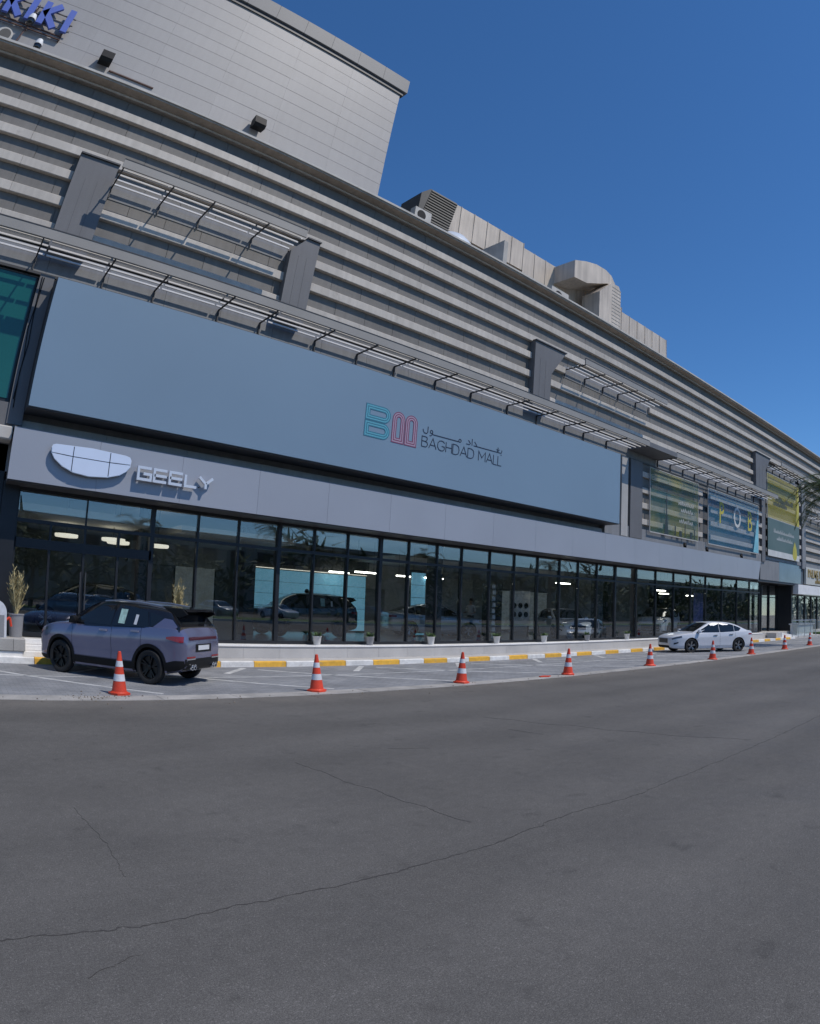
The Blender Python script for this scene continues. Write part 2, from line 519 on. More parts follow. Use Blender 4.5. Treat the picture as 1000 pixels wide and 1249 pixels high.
# painted bays at 45 degrees
def pline(a, b, w=0.11):
    MB().stroke([a, b], w, 'z', 0.002, 0.0062).build('bay_line', M['bayline'], park)
for i, x in enumerate(np.arange(-4.4, 46, 3.85)):
    # every line runs from the edge of the road up to the kerb
    pline((x + 4.5, 12.62), (x + 0.7, 16.55), 0.12)
for x in (-3.2, 0.65, 4.5, 8.35, 12.2, 16.05, 19.9, 23.75, 27.6, 31.45):   # short stubs back to the kerb
    pline((x + 2.1, 15.75), (x + 3.1, 16.95), 0.16)
pline((-7.5, 15.05), (45, 15.05), 0.05)

# kerb of painted blocks
kerb = thing('kerb', None, None, (0, 17.3, 0)); kerb['kind'] = 'structure'
kb = {}
for c in ('kerbw', 'kerby'):
    kb[c] = MB().sweepx([(-0.075, -0.1), (0.09, -0.1), (0.09, 0.15), (-0.045, 0.15), (-0.07, 0.13)], -0.495, 0.495).mesh('kerb_block', M[c])
for i in range(56):
    x = -7.52 + i * 1.005
    if 1.3 < x < 5.0 and False: continue
    c = 'kerby' if i % 2 == 0 else 'kerbw'
    inst(kb[c], 'kerb_block', (x, 17.31 + random.gauss(0, 0.004), random.gauss(0, 0.002)), kerb)
pav = struct(MB().box(-8, 62, 17.40, 18.2, -0.2, 0.143), 'pavement', M['stone'])
# ------------------------------------------------------------------ the mall
B = thing('shopping_mall', 'long beige and grey shopping mall with ribbed cladding above a glazed showroom front', 'building', (20, 18.5, 0))
XL, XR = -8.0, 88.0
# solid upper mass and ends
MB().box(XL, XR, 18.62, 40, 4.42, 15.42).build('wall', M['greywall'], B)
# plinth below the glass with stone slabs and a white coping
pl = MB().box(5.75, 44.8, 18.24, 18.95, 0.0, 0.47).build('plinth', M['stone'], B)
sl = MB().box(-0.597, 0.597, -0.02, 0.03, 0.145, 0.466).mesh('stone_slab', M['stone'])
cp = MB().cbox(-0.598, 0.598, -0.05, 0.62, 0.472, 0.52, 0.008).mesh('coping_slab', M['stonew'])
for i in range(32):
    x = 6.35 + i * 1.2
    inst(sl, 'stone_slab', (x, 18.22, 0), pl); inst(cp, 'coping_slab', (x, 18.22, 0), pl)
# steps up to the left-hand door
st = MB().box(1.3, 5.7, 18.24, 18.95, 0.0, 0.50).build('entrance_steps', M['stone'], B)
for k, (y, z0, z1) in enumerate(((17.45, 0.143, 0.262), (17.71, 0.266, 0.385), (17.97, 0.389, 0.512))):
    MB().cbox(1.3, 5.7, y, 18.23, z0, z1, 0.01).build('step', M['stonew'], st)

# ---- ribs: projecting pale ledges, with recessed panels of a darker cladding between them
ribs_top = [14.92, 14.10, 13.28, 12.49, 11.66, 10.85]
ribs_low = [8.96, 8.14, 7.35, 6.53]
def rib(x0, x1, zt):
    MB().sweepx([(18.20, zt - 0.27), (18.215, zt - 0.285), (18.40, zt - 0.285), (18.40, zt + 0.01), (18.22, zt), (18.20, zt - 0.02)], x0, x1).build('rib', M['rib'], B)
def rib_row(x0, x1, zt, seg=7.2):
    x = x0
    while x < x1 - 0.01:
        e = min(x + seg, x1)
        rib(x, e - 0.008, zt); x = e
PIERS = [(0.82, 2.0), (8.17, 9.12), (19.75, 20.9), (42.9, 44.4), (66.0, 67.4)]
CAN_UP = [(2.0, 8.17), (22.0, 29.0), (45.2, 51.4)]      # upper canopies (x0, x1)
def cut(x0, x1, holes):
    """pieces of x0..x1 left between the holes"""
    out = []; x = x0
    for a, b in sorted(holes):
        if b <= x: continue
        if a > x: out.append((x, min(a, x1)))
        x = max(x, b)
        if x >= x1: break
    if x < x1: out.append((x, x1))
    return [q for q in out if q[1] - q[0] > 0.05]
for i, zt in enumerate(ribs_top):
    holes = [] if i < 3 else PIERS[:]
    if i == 3: holes += CAN_UP
    if i >= 3: holes += [(44.4, 52.6)]
    for a, b in cut(XL, XR, holes): rib_row(a, b, zt)
pw = 1.2
pm = {}
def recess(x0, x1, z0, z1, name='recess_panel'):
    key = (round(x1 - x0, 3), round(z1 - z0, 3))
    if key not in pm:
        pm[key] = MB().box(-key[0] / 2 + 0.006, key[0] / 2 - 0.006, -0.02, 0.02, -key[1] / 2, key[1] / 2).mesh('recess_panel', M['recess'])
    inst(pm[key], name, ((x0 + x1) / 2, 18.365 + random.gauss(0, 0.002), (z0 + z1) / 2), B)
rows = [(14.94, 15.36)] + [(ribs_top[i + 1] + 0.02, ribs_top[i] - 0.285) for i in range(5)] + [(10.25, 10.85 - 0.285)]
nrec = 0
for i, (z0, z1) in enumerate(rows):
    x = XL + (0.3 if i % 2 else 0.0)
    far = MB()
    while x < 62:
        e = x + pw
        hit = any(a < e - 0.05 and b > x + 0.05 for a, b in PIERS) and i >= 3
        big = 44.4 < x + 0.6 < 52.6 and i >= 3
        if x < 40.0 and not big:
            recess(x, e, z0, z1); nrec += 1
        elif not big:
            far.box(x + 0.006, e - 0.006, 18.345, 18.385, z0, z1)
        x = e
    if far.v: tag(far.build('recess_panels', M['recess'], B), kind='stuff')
# the cornice along the roof edge
cor = MB()
x = XL
while x < XR:
    e = min(x + 6.0, XR)
    MB().sweepx([(17.86, 15.47), (18.2, 15.44), (18.2, 15.36), (18.6, 15.36), (18.6, 15.56), (17.86, 15.53)], x, e - 0.006).build('cornice', M['cornice'], B)
    MB().sweepx([(17.82, 15.535), (18.7, 15.565), (18.7, 15.64), (17.82, 15.61)], x, e - 0.006).build('cornice_cap', M['capstone'], B)
    MB().cbox(x, e - 0.006, 18.17, 18.25, 15.37, 15.435, 0.01).build('cornice_moulding', M['rib'], B)
    x = e

# ---- flat grey piers; some carry a corner gusset at the head
def pier(pts):
    x0 = min(p[0] for p in pts); x1 = pts[-1][0]
    p = MB().prism(pts, 'y', 18.02, 18.6).build('pier', M['pier'], B)
    for k in (1, 2):
        xx = x0 + (x1 - x0) * k / 3
        MB().box(xx - 0.003, xx + 0.003, 18.0165, 18.0195, pts[0][1], 12.3).build('pier_joint', M['bracket'], p)
    zt = max(q[1] for q in pts)
    xa = min(q[0] for q in pts if q[1] > zt - 0.01); xb = max(q[0] for q in pts if q[1] > zt - 0.01)
    MB().box(xa - 0.02, xb + 0.02, 17.96, 18.18, zt + 0.003, zt + 0.05).build('head_trim', M['bracket'], p)
pier([(0.82, 10.1), (0.82, 12.98), (2.04, 12.98), (1.96, 10.1)])
pier([(8.15, 10.1), (8.15, 12.40), (8.66, 12.98), (9.14, 12.98), (9.05, 10.1)])
pier([(19.75, 10.1), (19.75, 13.0), (21.75, 13.0), (20.85, 11.80), (20.80, 10.1)])
pier([(42.6, 10.1), (42.6, 13.0), (45.3, 13.0), (44.4, 12.0), (44.4, 10.1)])

# ---- slatted canopies
def canopy(x0, x1, z, back, front, name, bays, sw=0.022, ns=4, lamp=True, wall=None):
    c = MB().box(x0, x1, front - 0.05, front, z - 0.03, z + 0.22).build(name, M['fascia'], B)
    MB().box(x0, x1, front - 0.06, front + 0.0, z + 0.225, z + 0.25).build('top_rail', M['bracket'], c)
    n = bays
    for i in range(n):
        a = x0 + (x1 - x0) * i / n; b = x0 + (x1 - x0) * (i + 1) / n
        for k in range(ns):
            y = front + 0.17 + (back - front - 0.25) * k / (ns - 1 + 0.3)
            MB().sweepx([(y - sw, z - sw), (y + sw, z - sw), (y + sw, z + sw), (y - sw, z + sw)], a + 0.03, b - 0.03).build('slat', M['slat'], c)
        dx = random.uniform(-0.25, 0.25) if 0 < i else 0.05
        xx = a + dx
        arm = MB().box(xx - 0.02, xx + 0.02, front, back, z - 0.07, z - 0.03)
        arm.box(xx - 0.02, xx + 0.02, back - 0.05, back, z - (wall or 0.42), z - 0.03)
        arm.build('bracket_arm', M['bracket'], c)
    return c
canopy(-8.0, 27.3, 9.90, 18.35, 17.15, 'canopy', 20)
canopy(30.0, 44.4, 9.90, 18.35, 17.15, 'canopy', 10)
canopy(53.6, 75.0, 9.90, 18.35, 17.15, 'canopy', 12)
MB().box(27.3, 30.0, 17.10, 18.5, 9.86, 10.10).build('canopy_soffit_plate', M['pier'], B)
for a, b in CAN_UP:
    canopy(a + 0.02, b - 0.02, 12.47, 18.32, 17.15, 'canopy', 4 if b < 10 else 5, wall=0.36)
    MB().box(a, b, 18.325, 18.61, 12.08, 12.62).build('canopy_back_panel', M['greywall'], B)
    # solid soffit between pier and slats
# wall between canopy and first-floor openings
x = XL
while x < 44.4:
    e = min(x + 1.8, 44.4)
    MB().box(x + 0.004, e - 0.004, 18.36, 18.61, 9.47, 10.16).build('wall_panel', M['greywall'], B)
    x = e
MB().box(53.6, 75, 18.36, 18.61, 9.47, 10.16).build('wall_panel', M['greywall'], B)
MB().box(XL, 44.4, 18.30, 18.355, 9.40, 9.468).build('head_trim', M['bracket'], B)

# ---- first-floor columns and the ledge under the openings
def column(x0, x1, z0=5.5, z1=9.395, y=18.2, m='pier'):
    c = MB().box(x0, x1, y, 18.61, z0, z1).build('column', M[m], B)
    return c
c1 = column(0.86, 1.28); column(26.55, 27.10, m='lightwall'); column(27.32, 28.40); column(34.95, 35.98, 5.95, 9.395, 18.42, 'frame'); column(44.0, 44.62, 5.5, 12.1)
column(52.5, 53.4, 5.5, 12.1, 18.15, 'greywall'); column(XL, XL + 0.5)
MB().box(27.10, 27.32, 18.40, 18.61, 6.0, 9.395).build('column_gap', M['dark'], B)
MB().box(52.35, 52.5, 18.3, 18.61, 6.0, 12.1).build('column_gap', M['dark'], B)
MB().box(44.62, 44.75, 18.25, 18.5, 6.0, 9.0).build('column_gap', M['dark'], B)
x = 1.3
while x < 44.2:
    e = min(x + 2.4, 44.2)
    if e < 26.6:        # deep dark slot under the billboard
        MB().box(x + 0.003, e - 0.003, 18.56, 18.61, 5.68, 6.02).build('slot_back', M['greywall'], B)
        MB().box(x + 0.003, e - 0.003, 18.40, 18.61, 5.36, 5.68).build('ledge_panel', M['lightwall'], B)
    else:
        MB().box(x + 0.003, e - 0.003, 18.26, 18.61, 5.36, 6.02).build('ledge_panel', M['greywall'], B)
    x = e
MB().box(44.2, 88, 18.26, 18.61, 5.72, 6.02).build('ledge_panel', M['greywall'], B)
MB().box(XL, 1.3, 18.26, 18.61, 5.46, 6.02).build('ledge_panel', M['pier'], B)
# ribs behind the banners on the right
for zt in ribs_low:
    for a, b in ((28.4, 34.95), (35.98, 44.0), (44.75, 52.35), (53.4, 75)): rib_row(a, b, zt, 1.45)
for zt in (11.66, 10.85, 10.0):
    rib_row(44.75, 52.35, zt, 1.45)
zz = [9.46] + ribs_low + [6.02]
for i in range(5):
    z1 = zz[i] - (0.285 if i else 0); z0 = zz[i + 1] + (0.02 if i < 4 else 0)
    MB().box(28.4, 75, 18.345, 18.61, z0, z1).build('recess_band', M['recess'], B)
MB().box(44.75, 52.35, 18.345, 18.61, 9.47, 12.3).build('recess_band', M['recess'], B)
# billboard back wall
MB().box(1.3, 26.55, 18.40, 18.615, 6.03, 9.40).build('backing_wall', M['greywall'], B)
# left-hand first-floor window
w = MB().box(-7.5, 0.84, 18.42, 18.5, 6.05, 9.40).build('window', M['frame'], B)
M['greenglass'] = mat('green_glass', (0.012, 0.10, 0.085), 0.06, var=0.1, scale=0.6, spec=0.6)
for k in range(3):
    MB().box(-7.4 + k * 2.75, -4.72 + k * 2.75, 18.40, 18.418, 6.14, 9.32).build('pane', M['greenglass'], w)

# ---- tower behind the cornice
T = MB().box(XL, 11.53, 19.03, 38, 15.42, 21.60).build('tower', M['greywall'], B)
tm = {}
rowh = 0.512
for r in range(12):
    z0 = 15.47 + r * rowh
    z1 = min(z0 + rowh, 21.62)
    x = 11.55
    k = 0
    while x > XL + 0.1:
        e = max(x - 2.4, XL)
        key = (round(x - e, 3), round(z1 - z0, 3))
        if key not in tm:
            tm[key] = MB().box(-key[0] / 2 + 0.0015, key[0] / 2 - 0.0015, -0.02, 0.02, -key[1] / 2 + 0.006, key[1] / 2 - 0.006).mesh('cladding_tile', M['tower'])
        inst(tm[key], 'cladding_tile', ((x + e) / 2, 19.0 + random.gauss(0, 0.0015), (z0 + z1) / 2), T)
        x = e; k += 1
MB().box(XL, 11.56, 18.98, 19.6, 21.62, 21.66).build('tower_trim', M['tower'], T)
MB().box(XL, 11.66, 18.93, 19.6, 21.665, 21.83).build('tower_shade_strip', M['bracket'], T)  # dark strip painting in the shadow under the cap
x = 11.80
cm = MB().prism([(18.86, 0), (18.89, -0.02), (19.3, -0.02), (19.3, 0.72), (18.89, 0.72), (18.86, 0.69)], 'x', -0.645, 0.645).mesh('cap_panel', M['towercap'])
while x > XL:
    inst(cm, 'cap_panel', (x - 0.65, 0, 21.86), T); x -= 1.3
MB().box(XL, 11.75, 18.95, 30, 21.84, 22.5).build('tower_roof', M['greywall'], T)

# ---- silver band over the showroom, standing forward of the glass
bd = MB().box(1.11, 42.40, 17.80, 18.80, 4.17, 5.33).build('sign_band', M['greywall'], B)
bx = 1.083
while bx < 42.0:
    e = min(bx + 2.36, 42.47)
    if 42.47 - e < 0.4: e = 42.47
    pts = [(bx + 0.003, 4.146), (e - 0.003 - (0.0 if e < 42.4 else 0.18), 4.146), (e - 0.003 + (0.0 if e < 42.4 else 0.2), 5.366), (bx + 0.003, 5.366)]
    MB().prism(pts, 'y', 17.75, 17.795).build('band_panel', M['band'], bd)
    bx = e
MB().box(1.11, 42.4, 17.80, 18.9, 4.12, 4.165).build('band_soffit', M['bracket'], bd)
MB().box(1.083, 42.5, 17.75, 18.4, 5.369, 5.385).build('band_flashing', M['greywall'], bd)
# right-hand wall above the entrance and the next shop
M['gloss'] = mat('glossy_cladding', (0.13, 0.16, 0.20), 0.12, metal=0.25, var=0.15, scale=0.5)
for k in range(5):
    MB().box(43.9 + k * 1.84, 45.73 + k * 1.84, 18.30, 18.61, 4.25, 5.70).build('glossy_panel', M['gloss'] if k > 1 else M['greywall'], B)
MB().box(43.6, 53.1, 18.36, 18.9, 4.10, 4.247).build('entrance_soffit', M['bracket'], B)
for k in range(12):
    MB().box(51.2 + k * 2.2, 53.39 + k * 2.2, 18.05, 18.5, 3.42, 4.18).build('white_fascia_panel', M['white'], B)
# left neighbour: cream ledge and dark shop front
MB().cbox(XL, 1.05, 17.95, 18.5, 5.08, 5.40, 0.03).build('cream_ledge', M['capstone'], B)
ls = MB().box(XL, 1.05, 18.62, 18.8, 0.0, 5.07).build('side_shopfront', M['frame'], B)
for k in range(4):
    MB().box(-7.8 + k * 2.2, -5.75 + k * 2.2, 18.58, 18.615, 0.7, 4.6).build('pane', M['greenglass'] if k < 3 else M['blackgloss'], ls)
MB().box(XL, 1.3, 18.2, 18.9, -0.1, 0.35).build('side_plinth', M['stone'], B)
MB().box(1.06, 1.5, 18.56, 18.98, 0.35, 4.20).build('door_jamb', M['frame'], B)

# slack cables down the left column
for x, pts in ((0.93, ((0, 9.3), (.03, 8.6), (-.02, 7.9), (.05, 7.2), (.03, 6.6), (.0, 6.1))), (0.99, ((0, 9.3), (-.02, 8.3), (.03, 7.5), (-.03, 6.8), (-.02, 5.9)))):
    MB().tube([(x + dx, 18.185, z) for dx, z in pts], 0.014, 6).build('cable', M['black'], B)
# ------------------------------------------------------------------ showroom glazing and room
XM = [1.53, 5.40, 6.785, 8.08, 9.45, 10.70, 11.965, 13.285, 14.49, 15.78, 16.98, 18.45, 19.83, 21.25, 22.69, 23.99, 25.41, 26.91, 28.76, 30.65, 32.55, 34.54, 36.40, 38.66, 40.9, 43.0, 44.8]
YG = 18.75
cw = MB().box(1.53, 44.8, 18.70, 18.86, 0.522, 0.62).build('curtain_wall', M['frame'], B)      # sill rail
thick = {1, 4, 7, 17}
for i, x in enumerate(XM):
    w = 0.06 if i in thick else 0.026
    MB().box(x - w, x + w, 18.69, 18.87, 0.622, 4.118).build('mullion', M['frame'], cw)
MB().box(1.53, 44.8, 18.70, 18.86, 3.28, 3.37).build('transom', M['frame'], cw)
MB().box(1.53, 44.8, 18.70, 18.86, 4.04, 4.118).build('head_rail', M['frame'], cw)
def pane(x0, x1, z0, z1, y=YG):
    MB().box(x0, x1, y, y + 0.012, z0, z1).build('pane', M['glass'], cw)
for a, b in zip(XM[1:-1], XM[2:]):
    pane(a + 0.03, b - 0.03, 0.60, 3.30); pane(a + 0.03, b - 0.03, 3.35, 4.18)
# the door bay at the left: two transoms, four leaves
DX = [1.53, 2.50, 3.47, 4.44, 5.40]
MB().box(1.53, 5.4, 18.69, 18.88, 2.66, 2.90).build('door_header', M['frame'], cw)
for i, x in enumerate(DX[1:-1]):
    MB().box(x - 0.03, x + 0.03, 18.70, 18.86, 0.62, 3.28).build('door_stile', M['frame'], cw)
pane(1.56, 3.45, 3.35, 4.18); pane(3.49, 5.37, 3.35, 4.18)
MB().box(3.45, 3.49, 18.72, 18.80, 3.37, 4.16).build('mullion', M['frame'], cw)
for a, b in zip(DX[:-1], DX[1:]):
    pane(a + 0.03, b - 0.03, 2.90, 3.28); pane(a + 0.03, b - 0.03, 0.6, 2.66)
for x in (3.40, 3.54):
    MB().cyl((x, 18.62, 1.1), (x, 18.62, 2.2), 0.018).cyl((x, 18.62, 1.15), (x, 18.70, 1.15), 0.012).cyl((x, 18.62, 2.15), (x, 18.70, 2.15), 0.012).build('door_handle', M['bracket'], cw)
# room: floor, back wall, side walls, ceiling
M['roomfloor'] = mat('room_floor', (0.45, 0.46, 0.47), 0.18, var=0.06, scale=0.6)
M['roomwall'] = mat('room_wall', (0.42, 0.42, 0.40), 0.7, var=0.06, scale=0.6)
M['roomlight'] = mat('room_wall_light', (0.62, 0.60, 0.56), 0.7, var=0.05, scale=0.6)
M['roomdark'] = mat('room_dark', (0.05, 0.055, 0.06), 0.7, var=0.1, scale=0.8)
M['teal'] = mat('teal_panel', (0.16, 0.42, 0.58), 0.35, var=0.05, scale=0.5, rnd=0.04, emit=(0.12, 0.28, 0.38, 0.75))  # faint glow added so the panels look evenly lit
M['rlamp'] = mat('round_lamp_lit', (0.9, 0.88, 0.8), 0.5, var=0, fine=0, emit=(1.0, 0.92, 0.76, 1.0))
M['lamp'] = mat('lamp_lit', (0.9, 0.9, 0.88), 0.5, var=0, fine=0, emit=(1.0, 0.95, 0.85, 11.0))
rm = MB().box(1.3, 44.8, 18.88, 28.6, 0.30, 0.52).build('showroom_floor', M['roomfloor'], B)
MB().box(1.3, 44.8, 28.0, 28.3, 0.52, 4.4).build('showroom_back_wall', M['roomwall'], B)
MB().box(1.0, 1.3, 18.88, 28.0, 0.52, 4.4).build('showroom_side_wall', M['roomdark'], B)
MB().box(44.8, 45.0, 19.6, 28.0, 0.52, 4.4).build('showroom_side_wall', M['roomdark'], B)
MB().box(1.3, 44.8, 18.88, 28.0, 4.36, 4.415).build('showroom_ceiling', M['roomwall'], B)
# dropped ceiling board, columns
for x0, x1, y0, y1, z in ((1.6, 5.6, 19.6, 24.0, 3.62), (7.2, 11.5, 21.5, 27.9, 3.75), (17.5, 29.0, 23.6, 27.9, 3.75)):
    MB().box(x0, x1, y0, y1, z, z + 0.22).build('ceiling_board', M['roomlight'], B)
for x, y in ((5.75, 20.6), (10.6, 23.5), (17.0, 20.3), (20.6, 24.5), (27.6, 20.3), (33.0, 23.5), (38.7, 20.3)):
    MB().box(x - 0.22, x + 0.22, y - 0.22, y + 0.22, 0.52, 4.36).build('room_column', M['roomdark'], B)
# teal feature wall of panels with a dark header
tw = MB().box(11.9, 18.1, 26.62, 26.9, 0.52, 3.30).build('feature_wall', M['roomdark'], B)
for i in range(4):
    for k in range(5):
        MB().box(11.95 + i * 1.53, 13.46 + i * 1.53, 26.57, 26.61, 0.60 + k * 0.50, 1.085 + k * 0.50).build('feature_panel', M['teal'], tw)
MB().box(11.9, 18.1, 26.55, 26.62, 3.13, 3.155).build('light_slot', M['rlamp'], tw)
MB().box(11.9, 18.1, 26.4, 26.9, 3.30, 3.75).build('feature_header', M['roomdark'], B)
# a second, narrower teal panel and pale back wall areas
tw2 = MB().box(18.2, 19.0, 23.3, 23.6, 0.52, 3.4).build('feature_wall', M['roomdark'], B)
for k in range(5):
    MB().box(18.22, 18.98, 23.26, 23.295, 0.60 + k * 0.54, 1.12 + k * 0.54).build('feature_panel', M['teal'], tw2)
MB().box(7.0, 11.4, 27.6, 27.95, 2.95, 3.75).build('bulkhead', M['roomlight'], B)
MB().box(18.6, 22.4, 27.6, 27.95, 2.6, 3.75).build('bulkhead', M['roomlight'], B)
MB().box(20.0, 26.0, 27.7, 27.95, 0.52, 3.4).build('back_wall_panel', M['roomlight'], B)
# openings to daylight on the far side
M['daywin'] = mat('far_window_daylight', (0.3, 0.34, 0.34), 0.8, var=0.8, scale=1.6, emit=(0.40, 0.46, 0.48, 0.14))
for x0, x1 in ((9.2, 10.0), (10.15, 11.0), (28.2, 29.6), (31.0, 32.6)):
    w = MB().box(x0 - 0.06, x1 + 0.06, 27.93, 27.99, 0.6, 3.0).build('back_window', M['frame'], B)
    MB().box(x0, x1, 27.90, 27.925, 0.66, 2.94).build('pane', M['daywin'], w)

# ceiling lamps
def lamp_round(x, y, z, l):
    t = thing('ceiling_lamp', 'round cream ceiling lamp ' + l, 'lamp', (x, y, z - 0.1), group='round lamps inside the entrance')
    MB().lathe([(0.0, z - 0.09), (0.36, z - 0.09), (0.38, z - 0.06), (0.38, z), (0, z)], 20, (x, y, 0)).build('shade', M['rlamp'], t, smooth=40)
    return t
for x, y, z, l in ((3.4, 21.6, 3.3, 'farthest left behind the entrance glass'), (4.85, 21.2, 3.3, 'second from the left behind the entrance glass'), (5.25, 22.2, 3.3, 'touching its neighbour at the right of the door bay'), (6.5, 21.8, 3.3, 'alone just right of the door bay')):
    lamp_round(x, y, z, l)
    MB().cyl((x, y, z), (x, y, 4.36), 0.012, n=6).build('lamp_rod', M['frame'], B)
SL = ['over the right end of the teal wall', 'left of the pale saloon\'s roof', 'deep in the room beside the teal wall', 'above the pale saloon', 'moved above the white car facing out to brighten it', 'moved above the white suv on show to brighten it', 'right of the white suv on show', 'nearest the right end of the showroom']
for i, (x, y, z) in enumerate(((15.6, 23.0, 3.12), (18.0, 23.4, 3.12), (16.2, 26.0, 3.2), (19.4, 23.2, 3.12), (25.6, 20.9, 3.2), (33.6, 20.2, 3.15), (36.0, 21.4, 3.05), (40.5, 22.0, 3.05))):  # lamps over both white cars moved there to brighten them
    t = thing('strip_lamp', 'white strip lamp ' + SL[i], 'lamp', (x, y, z), group='strip lamps in the showroom')
    MB().box(x - 0.5, x + 0.5, y - 0.06, y + 0.06, z - 0.05, z).build('tube_light', M['lamp'], t)
    MB().box(x - 0.5, x + 0.5, y - 0.07, y + 0.07, z, z + 0.04).cyl((x - 0.4, y, z), (x - 0.4, y, 4.36), 0.008, n=6).cyl((x + 0.4, y, z), (x + 0.4, y, 4.36), 0.008, n=6).build('housing', M['frame'], t)

# recessed entrance at the right with its own panes
en = MB().box(44.8, 51.1, 19.75, 19.9, 4.02, 4.24).build('entrance_front', M['frame'], B)
for x in (44.9, 46.2, 47.6, 49.2, 50.95):
    MB().box(x - 0.06, x + 0.06, 19.72, 19.92, 0.5, 4.02).build('mullion', M['frame'], en)
for a, b in ((44.96, 46.14), (46.26, 47.54), (47.66, 49.14), (49.26, 50.89)):
    MB().box(a, b, 19.80, 19.812, 0.5, 3.1).build('pane', M['glass'], en); MB().box(a, b, 19.80, 19.812, 3.15, 4.02).build('pane', M['glass'], en)
MB().box(44.9, 51.0, 19.74, 19.9, 3.1, 3.15).build('transom', M['frame'], en)
MB().box(44.8, 51.2, 18.3, 28.6, 0.2, 0.50).build('entrance_floor', M['stone'], B)
MB().box(44.8, 51.2, 27.0, 27.2, 0.5, 4.4).build('entrance_back_wall', M['dark'], B)
MB().box(50.96, 51.1, 18.55, 19.72, 0.5, 4.1).build('entrance_return', M['frame'], B)
# next shop: pale curtains behind glass
ns = MB().box(51.2, 75, 18.66, 18.8, 3.3, 3.42).build('neighbour_shopfront', M['frame'], B)
M['curtain'] = mat('shop_blind', (0.36, 0.40, 0.39), 0.7, var=0.08, scale=1.0)
xs = 51.2
k = 0
while xs < 74:
    MB().box(xs - 0.05, xs + 0.05, 18.62, 18.82, 0.5, 3.3).build('mullion', M['frame'], ns)
    MB().box(xs + 0.06, xs + 1.64, 18.70, 18.712, 0.5, 3.3).build('pane', M['glass'], ns)
    MB().box(xs + 0.06, xs + 1.64, 19.0, 19.03, 0.5, 3.3).build('blind', M['curtain'] if k % 4 != 3 else M['dark'], ns)
    xs += 1.7; k += 1
MB().box(51.2, 75, 18.3, 18.9, 0.0, 0.5).build('neighbour_plinth', M['stone'], B)
# ------------------------------------------------------------------ billboard, signs, banners
def arc(cx, cz, r, a0, a1, n=8):
    return [(cx + r * math.cos(math.radians(a0 + (a1 - a0) * i / n)), cz + r * math.sin(math.radians(a0 + (a1 - a0) * i / n))) for i in range(n + 1)]

bb = thing('billboard', 'huge plain blue grey billboard with a line drawn logo above the showroom band', 'billboard', (13.3, 17.9, 5.82))
MB().box(1.32, 25.31, 17.45, 17.5, 5.857, 9.107).build('face', M['billboard'], bb)
MB().box(1.29, 25.34, 17.5, 18.35, 5.825, 9.14).build('box', M['bbframe'], bb)
M['inkB'] = mat('ink_teal', (0.035, 0.17, 0.25), 0.5, var=0)
M['inkM'] = mat('ink_maroon', (0.20, 0.055, 0.11), 0.5, var=0)
M['inkp'] = mat('ink_pink', (0.36, 0.27, 0.36), 0.5, var=0)
M['inkc'] = mat('ink_cyan', (0.10, 0.36, 0.46), 0.5, var=0)
M['ink'] = mat('ink_navy', (0.012, 0.02, 0.045), 0.5, var=0)
YS0, YS1 = 17.440, 17.449
KS = 17.45 / 17.4
def onface(mb):
    mb.v = [(x * KS, y, 1.829 + (z - 1.829) * KS) for x, y, z in mb.v]
    return mb
lg = MB(); lgf = MB()
def dshape(x0, x1, z0, z1, k):       # a flat-backed, round-nosed band, three lines deep
    d = 0.075 * k
    a, b, c, e = x0 + d, x1 - d, z0 + d, z1 - d
    r = (e - c) / 2
    return [(b - r, c), (a, c), (a, e), (b - r, e)] + arc(b - r, (c + e) / 2, r, 90, -90, 10)[1:-1]
for z0, z1 in ((7.50, 7.99), (6.97, 7.46)):
    for k in range(3): lg.stroke(dshape(11.38, 12.34, z0, z1, k), 0.028, 'y', YS0, YS1, closed=True)
    for k in (0, 1): lgf.stroke(dshape(11.38, 12.34, z0, z1, k + 0.5), 0.040, 'y', YS0 + 0.002, YS1, closed=True)
onface(lg).build('logo_letter', M['inkB'], bb); onface(lgf).build('logo_tint', M['inkc'], bb)
lg = MB(); lgf = MB()
def ushape(x0, x1, z0, z1, k):
    d = 0.075 * k
    a, b, c, e = x0 + d, x1 - d, z0 + d, z1 - d
    r = (b - a) / 2
    return [(a, e - r), (a, c), (b, c), (b, e - r)] + arc((a + b) / 2, e - r, r, 0, 180, 10)[1:-1]
for x0, x1 in ((12.45, 12.93), (12.98, 13.46)):
    for k in range(3): lg.stroke(ushape(x0, x1, 6.97, 7.98, k), 0.028, 'y', YS0, YS1, closed=True)
    for k in (0, 1): lgf.stroke(ushape(x0, x1, 6.97, 7.98, k + 0.5), 0.040, 'y', YS0 + 0.002, YS1, closed=True)
onface(lg).build('logo_letter', M['inkM'], bb); onface(lgf).build('logo_tint', M['inkp'], bb)
